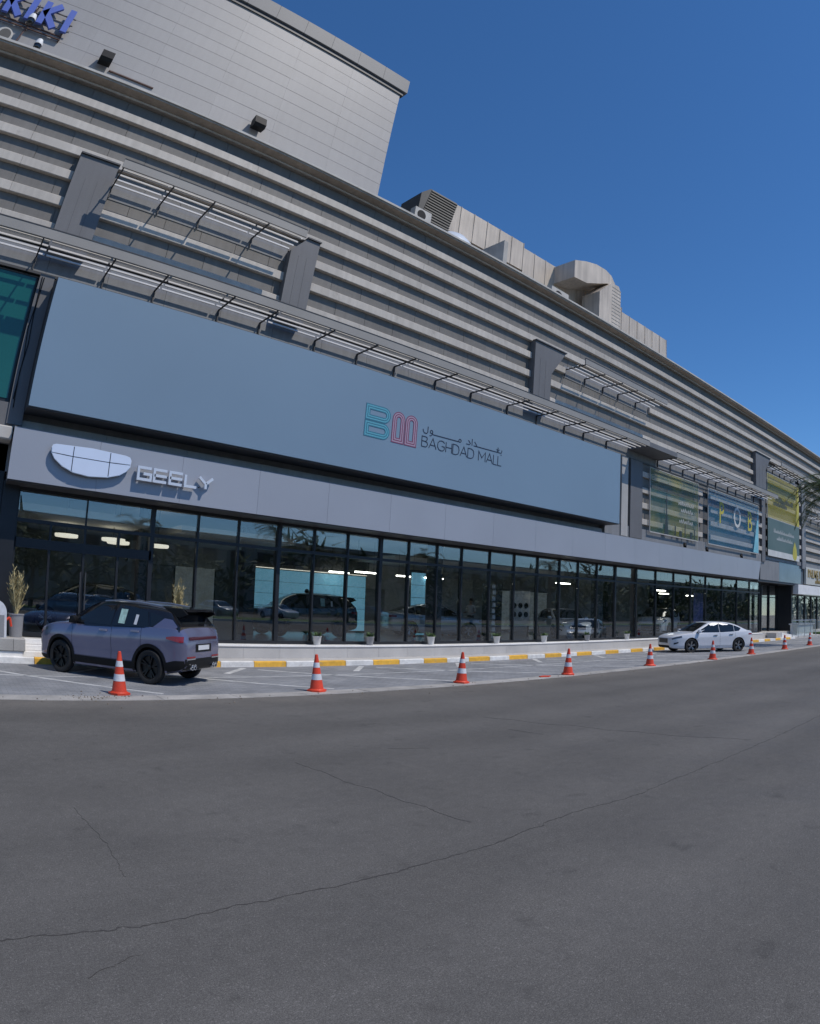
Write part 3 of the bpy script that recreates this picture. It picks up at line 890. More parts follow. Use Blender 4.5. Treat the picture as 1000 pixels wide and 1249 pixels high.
# latin line: thin capitals drawn as strokes, then the arabic line above it with its long joins
GL = {'B': ([[(0, 0), (0, 1), (.38, 1), (.5, .92), (.52, .76), (.42, .57), (.34, .54), (0, .54)], [(.34, .54), (.52, .46), (.58, .27), (.5, .07), (.38, 0), (0, 0)]], .62),
      'A': ([[(0, 0), (.36, 1), (.72, 0)], [(.12, .32), (.6, .32)]], .72),
      'G': ([[(.72, .82), (.6, .95), (.4, 1), (.2, .94), (.05, .72), (.03, .35), (.18, .08), (.4, 0), (.62, .06), (.72, .2), (.72, .46), (.45, .46)]], .78),
      'H': ([[(0, 0), (0, 1)], [(.6, 0), (.6, 1)], [(0, .5), (.6, .5)]], .62),
      'D': ([[(0, 0), (0, 1), (.34, 1), (.58, .86), (.66, .5), (.58, .14), (.34, 0), (0, 0)]], .68),
      'M': ([[(0, 0), (0, 1), (.38, .35), (.76, 1), (.76, 0)]], .78),
      'L': ([[(0, 1), (0, 0), (.42, 0)]], .42), ' ': ([], .3)}
def drawtext(s, x0, x1, z0, h, w, y0, y1, gap=.10):
    tot = sum(GL[c][1] + gap for c in s) - gap
    k = (x1 - x0) / tot
    x = x0; out_ = []
    for c in s:
        mb = MB()
        for st in GL[c][0]:
            mb.stroke([(x + u * k, z0 + v * h) for u, v in st], w, 'y', y0, y1)
        x += (GL[c][1] + gap) * k
        if mb.v: out_.append(mb)
    return out_
for q_ in drawtext('BAGHDAD MALL', 13.70, 17.50, 7.07, 0.345, 0.026, YS0, YS1):
    onface(q_).build('printed_letter', M['ink'], bb)
ar = MB()
def S(pts, w=0.026): ar.stroke(pts, w, 'y', YS0, YS1)
zb = 7.54
S([(13.93, zb + .24), (13.93, zb + .04), (13.88, zb - .01), (13.78, zb), (13.73, zb + .06), (13.72, zb + .12)])                 # lam
S(arc(14.09, zb + .09, .055, 0, 360, 12)); S([(14.145, zb + .09), (14.14, zb + .02), (14.08, zb - .045), (14.02, zb - .05)])    # waw
S([(14.15, zb + .01), (15.34, zb + .01)], 0.03)                                                                             # long join
S(arc(15.40, zb + .055, .055, 0, 360, 12))                                                                                  # meem
S([(15.80, zb + .16), (15.90, zb + .06), (15.86, zb + .01), (15.70, zb + .01)])                                              # dal
S([(15.98, zb + .24), (15.98, zb)])                                                                                        # alef
S([(16.10, zb + .16), (16.20, zb + .06), (16.22, zb + .01), (16.06, zb + .01)])                                              # dal
S([(16.22, zb + .01), (17.28, zb + .01)], 0.03)
S([(17.28, zb + .01), (17.36, zb + .11), (17.24, zb + .11), (17.30, zb + .01), (17.47, zb + .01), (17.50, zb + .06), (17.50, zb + .12)])  # ghayn, ba
S([(17.28, zb + .17), (17.32, zb + .17)], 0.035); S([(17.45, zb - .06), (17.49, zb - .06)], 0.035)
tag(onface(ar).build('arabic_lettering', M['ink'], bb), kind='stuff')

# ---- the car maker's shield and name on the silver band
M['shield'] = mat('shield_white', (0.62, 0.70, 0.85), 0.25, var=0.02, fine=0, coat=0.3)
M['letters'] = mat('sign_letters', (0.70, 0.71, 0.74), 0.3, metal=0.3, var=0.02)
sg = thing('shield_sign', 'pale shield emblem split into six fields standing off the silver band', 'sign', (3.28, 18.2, 4.52))
out = [(2.17, 5.10), (2.20, 5.16), (2.28, 5.19), (3.28, 5.23), (4.24, 5.19), (4.36, 5.16), (4.41, 5.08), (4.40, 4.92), (4.30, 4.78), (4.12, 4.66), (3.80, 4.56), (3.28, 4.51), (2.84, 4.55), (2.52, 4.66), (2.28, 4.82), (2.18, 4.96)]
MB().prism(out, 'y', 18.085, 18.12).build('backing', M['bracket'], sg)
MB().prism(out, 'y', 18.052, 18.0845).build('rim', M['letters'], sg)
for k in range(6): MB().cyl((2.45 + (k % 3) * .85, 18.12, 4.75 + (k // 3) * .3), (2.45 + (k % 3) * .85, 18.2, 4.75 + (k // 3) * .3), 0.03, n=6).build('stud', M['bracket'], sg)
def clip(poly, f):
    o = []
    for i in range(len(poly)):
        a, b = poly[i], poly[(i + 1) % len(poly)]
        fa, fb = f(a), f(b)
        if fa >= 0: o.append(a)
        if (fa >= 0) != (fb >= 0):
            t = fa / (fa - fb); o.append((a[0] + t * (b[0] - a[0]), a[1] + t * (b[1] - a[1])))
    return o
def inset(poly, d):
    c = (3.28, 4.9)
    return [(c[0] + (x - c[0]) * (1 - d / 1.1), c[1] + (z - c[1]) * (1 - d / 0.36)) for x, z in poly]
inn = inset(out, 0.012)
vx0, vx1 = 2.78, 3.80
hz = lambda x: 4.935 + 0.03 * ((x - 3.28) / 1.1) ** 2
for lo, hi in ((-9, vx0 - 0.012), (vx0 + 0.012, vx1 - 0.012), (vx1 + 0.012, 9)):
    for s_ in (1, -1):
        p = clip(clip(inn, lambda q: q[0] - lo), lambda q: hi - q[0])
        p = clip(p, lambda q: s_ * (q[1] - hz(q[0])) - 0.011)
        MB().prism(p, 'y', 18.028, 18.0515).build('shield_field', M['shield'], sg)
for x in (vx0, vx1): MB().box(x - 0.011, x + 0.011, 18.046, 18.0515, 4.60, 5.19).build('divider', M['ink'], sg)
MB().box(2.2, 4.38, 18.046, 18.0512, 4.94, 4.96).build('divider', M['ink'], sg)
nm = thing('name_sign', 'silver raised capital letters beside the shield emblem on the band', 'sign', (5.7, 18.2, 4.62))
GS = {'G': [[(1, 1), (.0, 1), (0, 0), (1, 0), (1, .48), (.40, .48)]], 'E': [[(1, 1), (0, 1), (0, 0), (1, 0)], [(0, .5), (1, .5)]],
      'L': [[(0, 1), (0, 0), (1, 0)]], 'Y': [[(-.06, 1.0), (.5, .44), (.5, 0)], [(1.06, 1.0), (.53, .46)]]}
x = 4.64
for c, w in zip('GEELY', (.36, .36, .36, .34, .36)):
    lm = MB()
    for st in GS[c]: lm.stroke([(x + u * w, 4.66 + v * .30) for u, v in st], 0.070, 'y', 18.02, 18.12)
    lm.build('letter', M['letters'], nm)
    if True:
        MB().cyl((x + .03, 18.12, 4.70), (x + .03, 18.2, 4.70), 0.015, n=6).build('stud', M['bracket'], nm)
    x += w + 0.098

KB = 17.65 / 18.1
for e_ in (sg, nm):                    # both stand on the band's face
    q = e_.location.copy()
    e_.location = (q.x * KB, q.y - 0.45, 1.829 + (q.z - 1.829) * KB); e_.scale = (KB, 1, KB)

# ---- blue letters on the tower, clipped by the left edge of the picture
M['blue'] = mat('blue_letters', (0.10, 0.155, 0.50), 0.4, var=0.04)
ks = thing('tower_letters', 'blue raised letters on rails on the tower wall', 'sign', (-2.8, 18.95, 17.2))
LK = {'K': [[(0, 0), (0, 1)], [(.62, 1), (.08, .52), (.68, 0)]], 'I': [[(.1, 0), (.1, 1)]]}
for c, x in (('I', -4.12), ('K', -3.66), ('I', -2.92), ('K', -2.40), ('I', -1.58)):
    lm = MB()
    for st in LK[c]: lm.stroke([(x + u * .75, 17.22 + v * .92) for u, v in st], 0.22, 'y', 18.72, 18.82)
    lm.build('letter', M['blue'], ks)
M['rust'] = mat('rusty_rail', (0.10, 0.055, 0.045), 0.7, var=0.2, scale=4)
for z in (17.35, 17.62, 17.9): MB().box(-4.4, -1.3, 18.84, 18.87, z, z + 0.03).build('rail', M['bracket'], ks)
for z in (16.98, 17.10): MB().box(-4.5, -1.45, 18.85, 18.90, z, z + 0.035).build('rail', M['rust'], ks)
for x in (-4.0, -2.7, -1.5): MB().box(x, x + 0.03, 18.87, 18.98, 16.95, 18.0).build('rail', M['rust'], ks)

# ---- printed mesh banners over the ribs at the right
def banner_mat(name, draw, alpha):
    """a perforated print: the holes let the ribs behind show"""
    m = bpy.data.materials.new(name); m.use_nodes = True
    lk = m.node_tree.links.new
    P = m.node_tree.nodes['Principled BSDF']; P.inputs['Roughness'].default_value = 0.5
    geo = nd(m, 'ShaderNodeNewGeometry')
    col = draw(m, lk, geo)
    if isinstance(col, tuple): P.inputs['Base Color'].default_value = (*col, 1)
    else: lk(col, P.inputs['Base Color'])
    tr = nd(m, 'ShaderNodeBsdfTransparent')
    mx = nd(m, 'ShaderNodeMixShader'); mx.inputs[0].default_value = alpha
    lk(tr.outputs[0], mx.inputs[1]); lk(P.outputs[0], mx.inputs[2])
    lk(mx.outputs[0], m.node_tree.nodes['Material Output'].inputs[0])
    return m
def blotch(c1, c2, scale):
    def d(m, lk, geo):
        n = nd(m, 'ShaderNodeTexNoise'); n.inputs['Scale'].default_value = scale; n.inputs['Detail'].default_value = 3
        lk(geo.outputs['Position'], n.inputs['Vector'])
        r = nd(m, 'ShaderNodeValToRGB'); r.color_ramp.elements[0].color = (*c1, 1); r.color_ramp.elements[1].color = (*c2, 1)
        r.color_ramp.elements[0].position = 0.42; r.color_ramp.elements[1].position = 0.6
        lk(n.outputs[0], r.inputs[0]); return r.outputs[0]
    return d
def banner(name, label, x0, x1, z0, z1, mt, y=18.10):
    t = thing(name, label, 'banner', ((x0 + x1) / 2, y, z0))
    MB().box(x0, x1, y, y + 0.006, z0, z1).build('mesh_print', mt, t)
    fr = MB().box(x0 - 0.04, x1 + 0.04, y, y + 0.05, z0 - 0.05, z0).box(x0 - 0.04, x1 + 0.04, y, y + 0.05, z1, z1 + 0.04)
    fr.box(x0 - 0.04, x0, y, y + 0.05, z0, z1).box(x1, x1 + 0.04, y, y + 0.05, z0, z1)
    fr.build('frame', M['lightwall'], t)
    return t
kx = 18.1 / 18.4
b1 = banner('green_banner', 'see-through green and yellow banner with a dark tower print, nearest the billboard', 29.0, 34.2, 5.96, 9.24, banner_mat('print_green', blotch((0.05, 0.17, 0.15), (0.38, 0.38, 0.06), 0.45), 0.20))
M['printdark'] = mat('print_dark', (0.02, 0.035, 0.04), 0.6, var=0.1)
M['printy'] = mat('print_yellow', (0.45, 0.40, 0.06), 0.6, var=0.1)
M['printw'] = mat('print_white', (0.55, 0.56, 0.55), 0.6, var=0.1)
tw_ = MB()                                            # slim tower and small skyline on the print
tw_.prism([(30.4, 5.97), (30.85, 5.97), (30.68, 6.9), (30.66, 7.6), (30.74, 7.75), (30.66, 7.9), (30.63, 8.35), (30.6, 7.9), (30.5, 7.75), (30.58, 7.6), (30.56, 6.9)], 'y', 18.093, 18.0985)
for x, w, h in ((31.5, .12, .5), (32.0, .3, .3), (32.6, .1, .7), (33.2, .25, .35), (33.7, .1, .55)): tw_.box(x, x + w, 18.093, 18.0985, 6.0, 6.0 + h)
tag(tw_.build('printed_skyline', M['printdark'], b1), kind='stuff')
sc_ = MB()
for k, (x0, n, z) in enumerate(((31.9, 9, 7.72), (32.2, 7, 7.35), (32.0, 8, 6.75))):
    for i in range(n): sc_.stroke([(x0 + i * .2, z), (x0 + i * .2 + .05, z + .14 + .05 * (i % 3)), (x0 + i * .2 + .16, z + .02)], 0.035, 'y', 18.092, 18.0985)
tag(sc_.build('printed_script', M['printw'], b1), kind='stuff')
b2 = banner('blue_banner', 'see-through blue banner with three big letters, beside the green one', 35.5, 43.1, 5.96, 9.24, banner_mat('print_blue', blotch((0.03, 0.22, 0.42), (0.05, 0.27, 0.46), 0.4), 0.17))
M['printlb'] = mat('print_light_blue', (0.20, 0.48, 0.58), 0.6, var=0.1)
MB().prism([(42.2, 5.98), (43.08, 5.98), (43.08, 9.0)], 'y', 18.092, 18.0985).build('printed_corner', M['printlb'], b2)
for c, x, mm in (('P', 36.9, 'printy'), ('O', 39.0, 'printw'), ('B', 41.2, 'printy')):
    tm_ = text_mesh(c, 1.9, 0.004, M[mm], offset=0.01)
    inst(tm_, 'printed_letter', (x, 18.094, 7.35), b2, rot=(PI / 2, 0, 0), scale=(0.75, 1, 1))
b3 = banner('yellow_banner', 'tall yellow over grey green banner with white script below, at the far column', 44.85, 51.6, 8.75, 11.95, banner_mat('print_yellow_mesh', blotch((0.46, 0.40, 0.03), (0.50, 0.43, 0.04), 0.4), 0.24))
MB().box(44.85, 51.6, 18.1, 18.106, 5.98, 8.70).build('base_print', banner_mat('print_greygreen', blotch((0.09, 0.14, 0.13), (0.11, 0.16, 0.15), 0.4), 0.9), b3)
MB().box(44.85, 51.6, 18.092, 18.0985, 5.98, 6.42).build('printed_foot', M['printw'], b3)
MB().prism(arc(50.5, 6.55, .55, 200, 340, 8) + [(50.9, 6.9), (50.5, 7.45), (50.1, 6.9)], 'y', 18.084, 18.0915).build('printed_flame', M['printy'], b3)
MB().prism([(50.9, 8.75), (51.58, 8.75), (51.58, 11.93), (51.3, 11.93)], 'y', 18.092, 18.0985).build('printed_edge', M['printy'], b3)
sc_ = MB()
for x0, n, z in ((46.0, 22, 7.75), (46.6, 17, 7.25)):
    for i in range(n):
        q = random.Random(i + int(z * 10))
        sc_.stroke([(x0 + i * .2, z), (x0 + i * .2 + .06, z + q.uniform(.1, .34)), (x0 + i * .2 + .13, z + .03), (x0 + i * .2 + .2, z)], 0.045, 'y', 18.092, 18.0985)
tag(sc_.build('printed_script', M['printw'], b3), kind='stuff')
sc_ = MB()
for x0, n, z in ((46.4, 16, 10.1), (46.0, 12, 9.75)):
    for i in range(n):
        q = random.Random(i + int(z * 10))
        sc_.box(x0 + i * .24, x0 + i * .24 + .15, 18.092, 18.0985, z, z + q.uniform(.2, .42))
tag(sc_.build('printed_script', M['printdark'], b3), kind='stuff')
# sign of the next shop
M['gold'] = mat('gold_letters', (0.42, 0.27, 0.08), 0.35, metal=0.4, var=0.05)
M['cream'] = mat('cream_board', (0.50, 0.50, 0.46), 0.5, var=0.05)
ns_ = thing('shop_sign', 'cream board with gold raised letters over the next shop', 'sign', (57, 18.2, 4.27))
MB().box(53.2, 62.5, 18.08, 18.28, 4.27, 5.68).build('board', M['cream'], ns_)
tx = text_mesh('PALMS POINT', 0.95, 0.05, M['gold'], offset=0.012)
inst(tx, 'lettering', (53.6, 18.05, 4.86), ns_, rot=(PI / 2, 0, 0), scale=(1.0, 1, 1))
sc_ = MB()
for i in range(16): sc_.stroke([(55.6 + i * .3, 4.42), (55.7 + i * .3, 4.62 + .1 * (i % 3)), (55.9 + i * .3, 4.44)], 0.06, 'y', 18.03, 18.078)
tag(sc_.build('script', M['gold'], ns_), kind='stuff')
# ------------------------------------------------------------------ things on the roof and the tower wall
rd = thing('roof_duct', 'long pale sheet metal duct with vertical seams running along the roof', 'duct', (28, 22.5, 15.42))
x = 17.3
sm = MB().box(-0.442, 0.425, 0, 1.9, 0, 1.62).box(0.425, 0.446, -0.03, 1.93, -0.03, 1.65).mesh('duct_section', M['duct'])
k = 0
while x < 36.6:
    inst(sm, 'duct_section', (x + 0.45, 22.0 + random.gauss(0, 0.008), (18.95 if x < 22 else 18.70) if x < 31 else 18.45), rd)
    x += 0.9; k += 1
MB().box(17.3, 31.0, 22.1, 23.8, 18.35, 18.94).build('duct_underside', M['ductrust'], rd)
for x in (18.5, 22.0, 25.5, 29.0, 32.5, 36.0):
    MB().box(x - 0.05, x + 0.05, 22.3, 22.4, 15.42, 18.6).build('duct_leg', M['rust'], rd)
MB().box(22.4, 36.9, 22.2, 22.35, 15.42, 18.6).build('screen_panel', M['concrete'], rd)
el = thing('elbow_duct', 'big pale duct bending over and dropping to the roof', 'duct', (28.2, 20.5, 15.42))
ar_ = [(27.2, 18.7), (27.2, 19.15)] + []
MB().prism([(27.15, 15.45), (29.15, 15.45), (29.15, 19.85), (28.95, 20.15), (28.3, 20.1), (27.7, 19.6), (27.15, 19.1)], 'y', 20.3, 21.5).build('drop_leg', M['duct'], el)
MB().prism([(25.2, 19.2), (25.2, 20.25), (26.2, 20.62), (27.1, 20.85), (28.0, 20.9), (28.55, 20.75), (28.9, 20.4), (28.95, 20.16), (28.2, 20.1), (27.4, 19.75), (26.9, 19.55), (26.3, 19.3)], 'y', 20.55, 22.2).build('bend', M['duct'], el)
for z in np.arange(15.9, 20.0, 0.22): MB().box(28.32, 29.17, 20.285, 20.2995, z, z + 0.03).build('seam', M['concrete'], el)
hd = thing('louvre_hood', 'dark slanted louvred ventilation hood at the roof edge', 'vent', (15.2, 20.3, 15.42))
hp = [(14.25, 15.45), (15.85, 15.45), (15.98, 17.6), (16.38, 18.95), (14.9, 19.0), (14.5, 18.7)]
MB().prism([(14.15, 15.45), (15.9, 15.45), (16.0, 17.5), (16.3, 18.85), (14.75, 18.95), (14.3, 18.55)], 'y', 20.05, 21.4).build('hood_body', M['hood'], hd)
for i in range(13):
    z = 17.2 + i * 0.135
    x0 = 14.4 + max(0, (z - 17.2)) * 0.25; x1 = 15.95 + (z - 17.2) * 0.2
    MB().sweepx([(20.03, z), (20.05, z + 0.115), (20.045, z + 0.125), (20.0, z + 0.02)], x0, x1).build('louvre', M['hood'], hd)
def ac_unit(x, y, z, s, label):
    t = thing('air_conditioner', label, 'air conditioner', (x, y, z), group='outdoor units on the roof')
    MB().box(x - .42 * s, x + .42 * s, y, y + .32 * s, z + 0.06, z + .62 * s).build('case', M['capstone'], t)
    MB().lathe([(0.0, y - .012), (.20 * s, y - .012), (.22 * s, y - .001), (.0, y - .001)], 20, (x - .08 * s, 0, z + .34 * s), axis='y').build('fan_grille', M['black'], t)
    for dx in (-.3, .3): MB().box(x + dx * s - .03, x + dx * s + .03, y, y + .3 * s, z, z + 0.06).build('foot', M['bracket'], t)
    return t
ac_unit(14.02, 19.3, 16.55, 1.0, 'air conditioner unit left of the louvred hood')
ac_unit(21.05, 19.2, 15.95, 1.0, 'small air conditioner in front of the long duct')
ac_unit(22.55, 19.2, 15.95, 1.5, 'larger dark fronted air conditioner in front of the long duct')
for x, w_ in ((14.02, .5), (21.05, .5), (22.55, .7)):
    MB().box(x - w_, x + w_, 19.15, 19.8, 15.42, 15.94 if x > 15 else 16.54).build('unit_base', M['concrete'], B)
M['domew'] = mat('dome_white', (0.66, 0.70, 0.75), 0.25, var=0.05)
dm = MB().lathe([(1.15, 0), (1.13, .25), (1.02, .55), (.8, .82), (.5, 1.0), (.2, 1.08), (0, 1.1)], 28, (16.55, 20.6, 16.55))
single(dm.lathe([(1.2, -1.13), (1.2, 0.0), (1.1, 0.0)], 28, (16.55, 20.6, 16.55)), 'skylight_dome', M['domew'], (16.55, 20.6, 15.42), 'white skylight dome beside the louvred hood on the roof', 'skylight', smooth=40)
bw = MB().box(18.75, 19.0, 19.4, 21.8, 15.42, 17.95)
single(bw, 'roof_wall', M['concrete'], (18.9, 20.5, 15.42), 'short rendered wall standing on the roof below the duct', 'wall')
# floodlights and cameras on the tower
def flood(x, z, label):
    t = thing('floodlight', label, 'floodlight', (x, 18.95, z), group='floodlights on the tower wall')
    MB().prism([(18.50, z + 0.02), (18.56, z - 0.10), (18.86, z - 0.06), (18.90, z + 0.30), (18.64, z + 0.38)], 'x', x - .22, x + .22).build('housing', M['black'], t)
    MB().box(x - .03, x + .03, 18.78, 18.98, z + .12, z + .17).build('arm', M['bracket'], t)
flood(0.28, 16.72, 'black floodlight with a rusty conduit near the blue letters'); flood(6.1, 16.72, 'black floodlight alone at the middle of the tower foot')
MB().box(0.55, 2.2, 18.93, 18.97, 16.62, 16.66).build('conduit', M['rust'], B)
def cctv(x, z, label):
    t = thing('security_camera', label, 'camera', (x, 18.6, z), group='dome cameras under the blue letters')
    MB().lathe([(0, z + .34), (.10, z + .32), (.14, z + .2), (.14, z + .12)], 16, (x, 18.6, 0)).build('white_cap', M['white'], t, smooth=40)
    MB().lathe([(.12, z + .12), (.13, z + .05), (.10, z - .05), (0, z - .1)], 16, (x, 18.6, 0)).build('dark_dome', M['blackgloss'], t, smooth=60)
    MB().tube([(x, 18.6, z + .3), (x, 18.75, z + .36), (x, 18.98, z + .36)], 0.025, 6).build('arm', M['rust'], t)
cctv(-2.65, 17.0, 'dome camera on the rusty pole in front of the blue letters'); cctv(-2.0, 16.2, 'dome camera low on the tower wall under the blue letters')
MB().tube([(-2.6, 18.7, 17.4), (-2.75, 18.7, 16.2), (-2.95, 18.75, 15.9)], 0.03, 6).build('conduit', M['rust'], B)
fr = thing('round_vent', 'round grey vent fan at the foot of the blue letters', 'vent', (-3.25, 18.9, 16.2))
MB().lathe([(.0, 18.78), (.26, 18.78), (.30, 18.82), (.30, 18.98), (0, 18.98)], 24, (-3.25, 0, 16.45), axis='y').build('ring', M['capstone'], fr)
MB().lathe([(.0, 18.765), (.2, 18.765), (.2, 18.779), (0, 18.779)], 20, (-3.22, 0, 16.46), axis='y').build('grille', M['hood'], fr)
# small black spotlights standing on the ledge above the band
for i, x in enumerate((32.45, 35.1, 40.0)):
    t = thing('spotlight', ('small black spotlight under the green banner', 'small black spotlight between the two banners', 'small black spotlight under the blue banner')[i], 'spotlight', (x, 17.95, 5.385), group='spotlights on the band')
    MB().cyl((x - .1, 17.93, 5.45), (x + .12, 18.05, 5.61), .085, .11, 12).build('head', M['black'], t)
    MB().box(x - .02, x + .02, 17.98, 18.02, 5.385, 5.5).build('stem', M['black'], t)
# ------------------------------------------------------------------ cars
def ip(x, xs, ys): return float(np.interp(x, xs, ys))

def smooth_ip(xs, ys, n=4):
    """resample a control polygon with a Catmull-Rom curve, returned as dense arrays"""
    X, Y = [], []
    m = len(xs)
    for i in range(m - 1):
        p0 = (xs[max(i - 1, 0)], ys[max(i - 1, 0)]); p1 = (xs[i], ys[i]); p2 = (xs[i + 1], ys[i + 1]); p3 = (xs[min(i + 2, m - 1)], ys[min(i + 2, m - 1)])
        for k in range(n):
            t = k / n
            X.append(p1[0] + (p2[0] - p1[0]) * t)
            d1 = (p2[1] - p0[1]) / max(1e-6, p2[0] - p0[0]) * (p2[0] - p1[0]); d2 = (p3[1] - p1[1]) / max(1e-6, p3[0] - p1[0]) * (p2[0] - p1[0])
            h1, h2, h3, h4 = 2 * t**3 - 3 * t**2 + 1, -2 * t**3 + 3 * t**2, t**3 - 2 * t**2 + t, t**3 - t**2
            Y.append(h1 * p1[1] + h2 * p2[1] + h3 * d1 + h4 * d2)
    X.append(xs[-1]); Y.append(ys[-1])
    return X, Y

SUV = dict(L=(-2.17, 2.16), wheels=(-1.30, 1.30), R=0.345, track=0.785,
  xs=[-2.17, -2.13, -2.05, -1.90, -1.60, -1.0, -0.3, 0.4, 1.0, 1.35, 1.70, 1.95, 2.08, 2.14, 2.16],
  w=[0.70, 0.77, 0.83, 0.870, 0.895, 0.895, 0.890, 0.890, 0.893, 0.890, 0.865, 0.80, 0.72, 0.62, 0.56],
  lo=[0.42, 0.36, 0.31, 0.27, 0.22, 0.20, 0.20, 0.20, 0.20, 0.20, 0.21, 0.23, 0.26, 0.32, 0.38],
  sh=[0.86, 1.00, 1.10, 1.145, 1.150, 1.135, 1.105, 1.075, 1.055, 1.035, 0.99, 0.92, 0.845, 0.765, 0.70],
  tp=[0.92, 1.06, 1.16, 1.185, 1.185, 1.165, 1.14, 1.12, 1.115, 1.095, 1.045, 0.965, 0.885, 0.805, 0.74],
  cx=[-2.04, -1.93, -1.78, -1.60, -1.2, -0.6, -0.1, 0.22, 0.60, 0.95, 1.12],
  cz=[1.18, 1.28, 1.45, 1.525, 1.575, 1.61, 1.61, 1.585, 1.43, 1.22, 1.12],
  cwb=[0.80, 0.815, 0.83, 0.84, 0.855, 0.86, 0.86, 0.855, 0.85, 0.83, 0.80],
  tumble=0.36,
  side=[[(0.94, 1.10), (0.10, 1.515), (-0.28, 1.53), (-0.22, 1.10)], [(-0.30, 1.103), (-0.36, 1.53), (-0.80, 1.505), (-1.18, 1.44), (-1.28, 1.13)]],
  quarter=[[(-1.32, 1.15), (-1.24, 1.425), (-1.50, 1.375), (-1.63, 1.32), (-1.46, 1.165)]],
  shield_x=(0.28, 1.06), back_x=(-1.99, -1.70), roof_x=(-1.62, 0.22))
SED = dict(L=(-2.32, 2.32), wheels=(-1.38, 1.30), R=0.325, track=0.785,
  xs=[-2.32, -2.29, -2.20, -2.02, -1.70, -1.2, -0.4, 0.4, 1.0, 1.35, 1.75, 2.05, 2.20, 2.28, 2.31],
  w=[0.64, 0.72, 0.80, 0.855, 0.89, 0.90, 0.90, 0.90, 0.90, 0.895, 0.865, 0.79, 0.70, 0.60, 0.54],
  lo=[0.42, 0.34, 0.28, 0.24, 0.19, 0.17, 0.165, 0.165, 0.165, 0.165, 0.17, 0.19, 0.21, 0.25, 0.31],
  sh=[0.86, 0.95, 0.985, 0.99, 0.985, 0.965, 0.93, 0.90, 0.885, 0.87, 0.83, 0.775, 0.725, 0.68, 0.64],
  tp=[0.92, 1.02, 1.05, 1.05, 1.03, 1.0, 0.965, 0.95, 0.955, 0.935, 0.885, 0.82, 0.765, 0.715, 0.67],
  cx=[-2.02, -1.80, -1.50, -1.15, -0.75, -0.35, 0.0, 0.25, 0.60, 0.95, 1.18],
  cz=[1.05, 1.14, 1.27, 1.385, 1.44, 1.46, 1.45, 1.415, 1.26, 1.07, 0.95],
  cwb=[0.70, 0.76, 0.81, 0.84, 0.855, 0.86, 0.86, 0.855, 0.85, 0.83, 0.79],
  tumble=0.42,
  side=[[(1.02, 0.94), (0.16, 1.365), (-0.28, 1.395), (-0.26, 0.945)], [(-0.29, 0.947), (-0.31, 1.396), (-0.80, 1.365), (-1.14, 1.295), (-1.12, 0.98)], [(-1.15, 0.985), (-1.17, 1.285), (-1.58, 1.135), (-1.44, 1.015)]],
  quarter=[], shield_x=(0.30, 1.12), back_x=(-1.92, -1.20), roof_x=(-1.12, 0.22))
YF = [0, .80, .93, .978, .996, 1.0, .997, .985, .962, .93, .80, .45, 0]

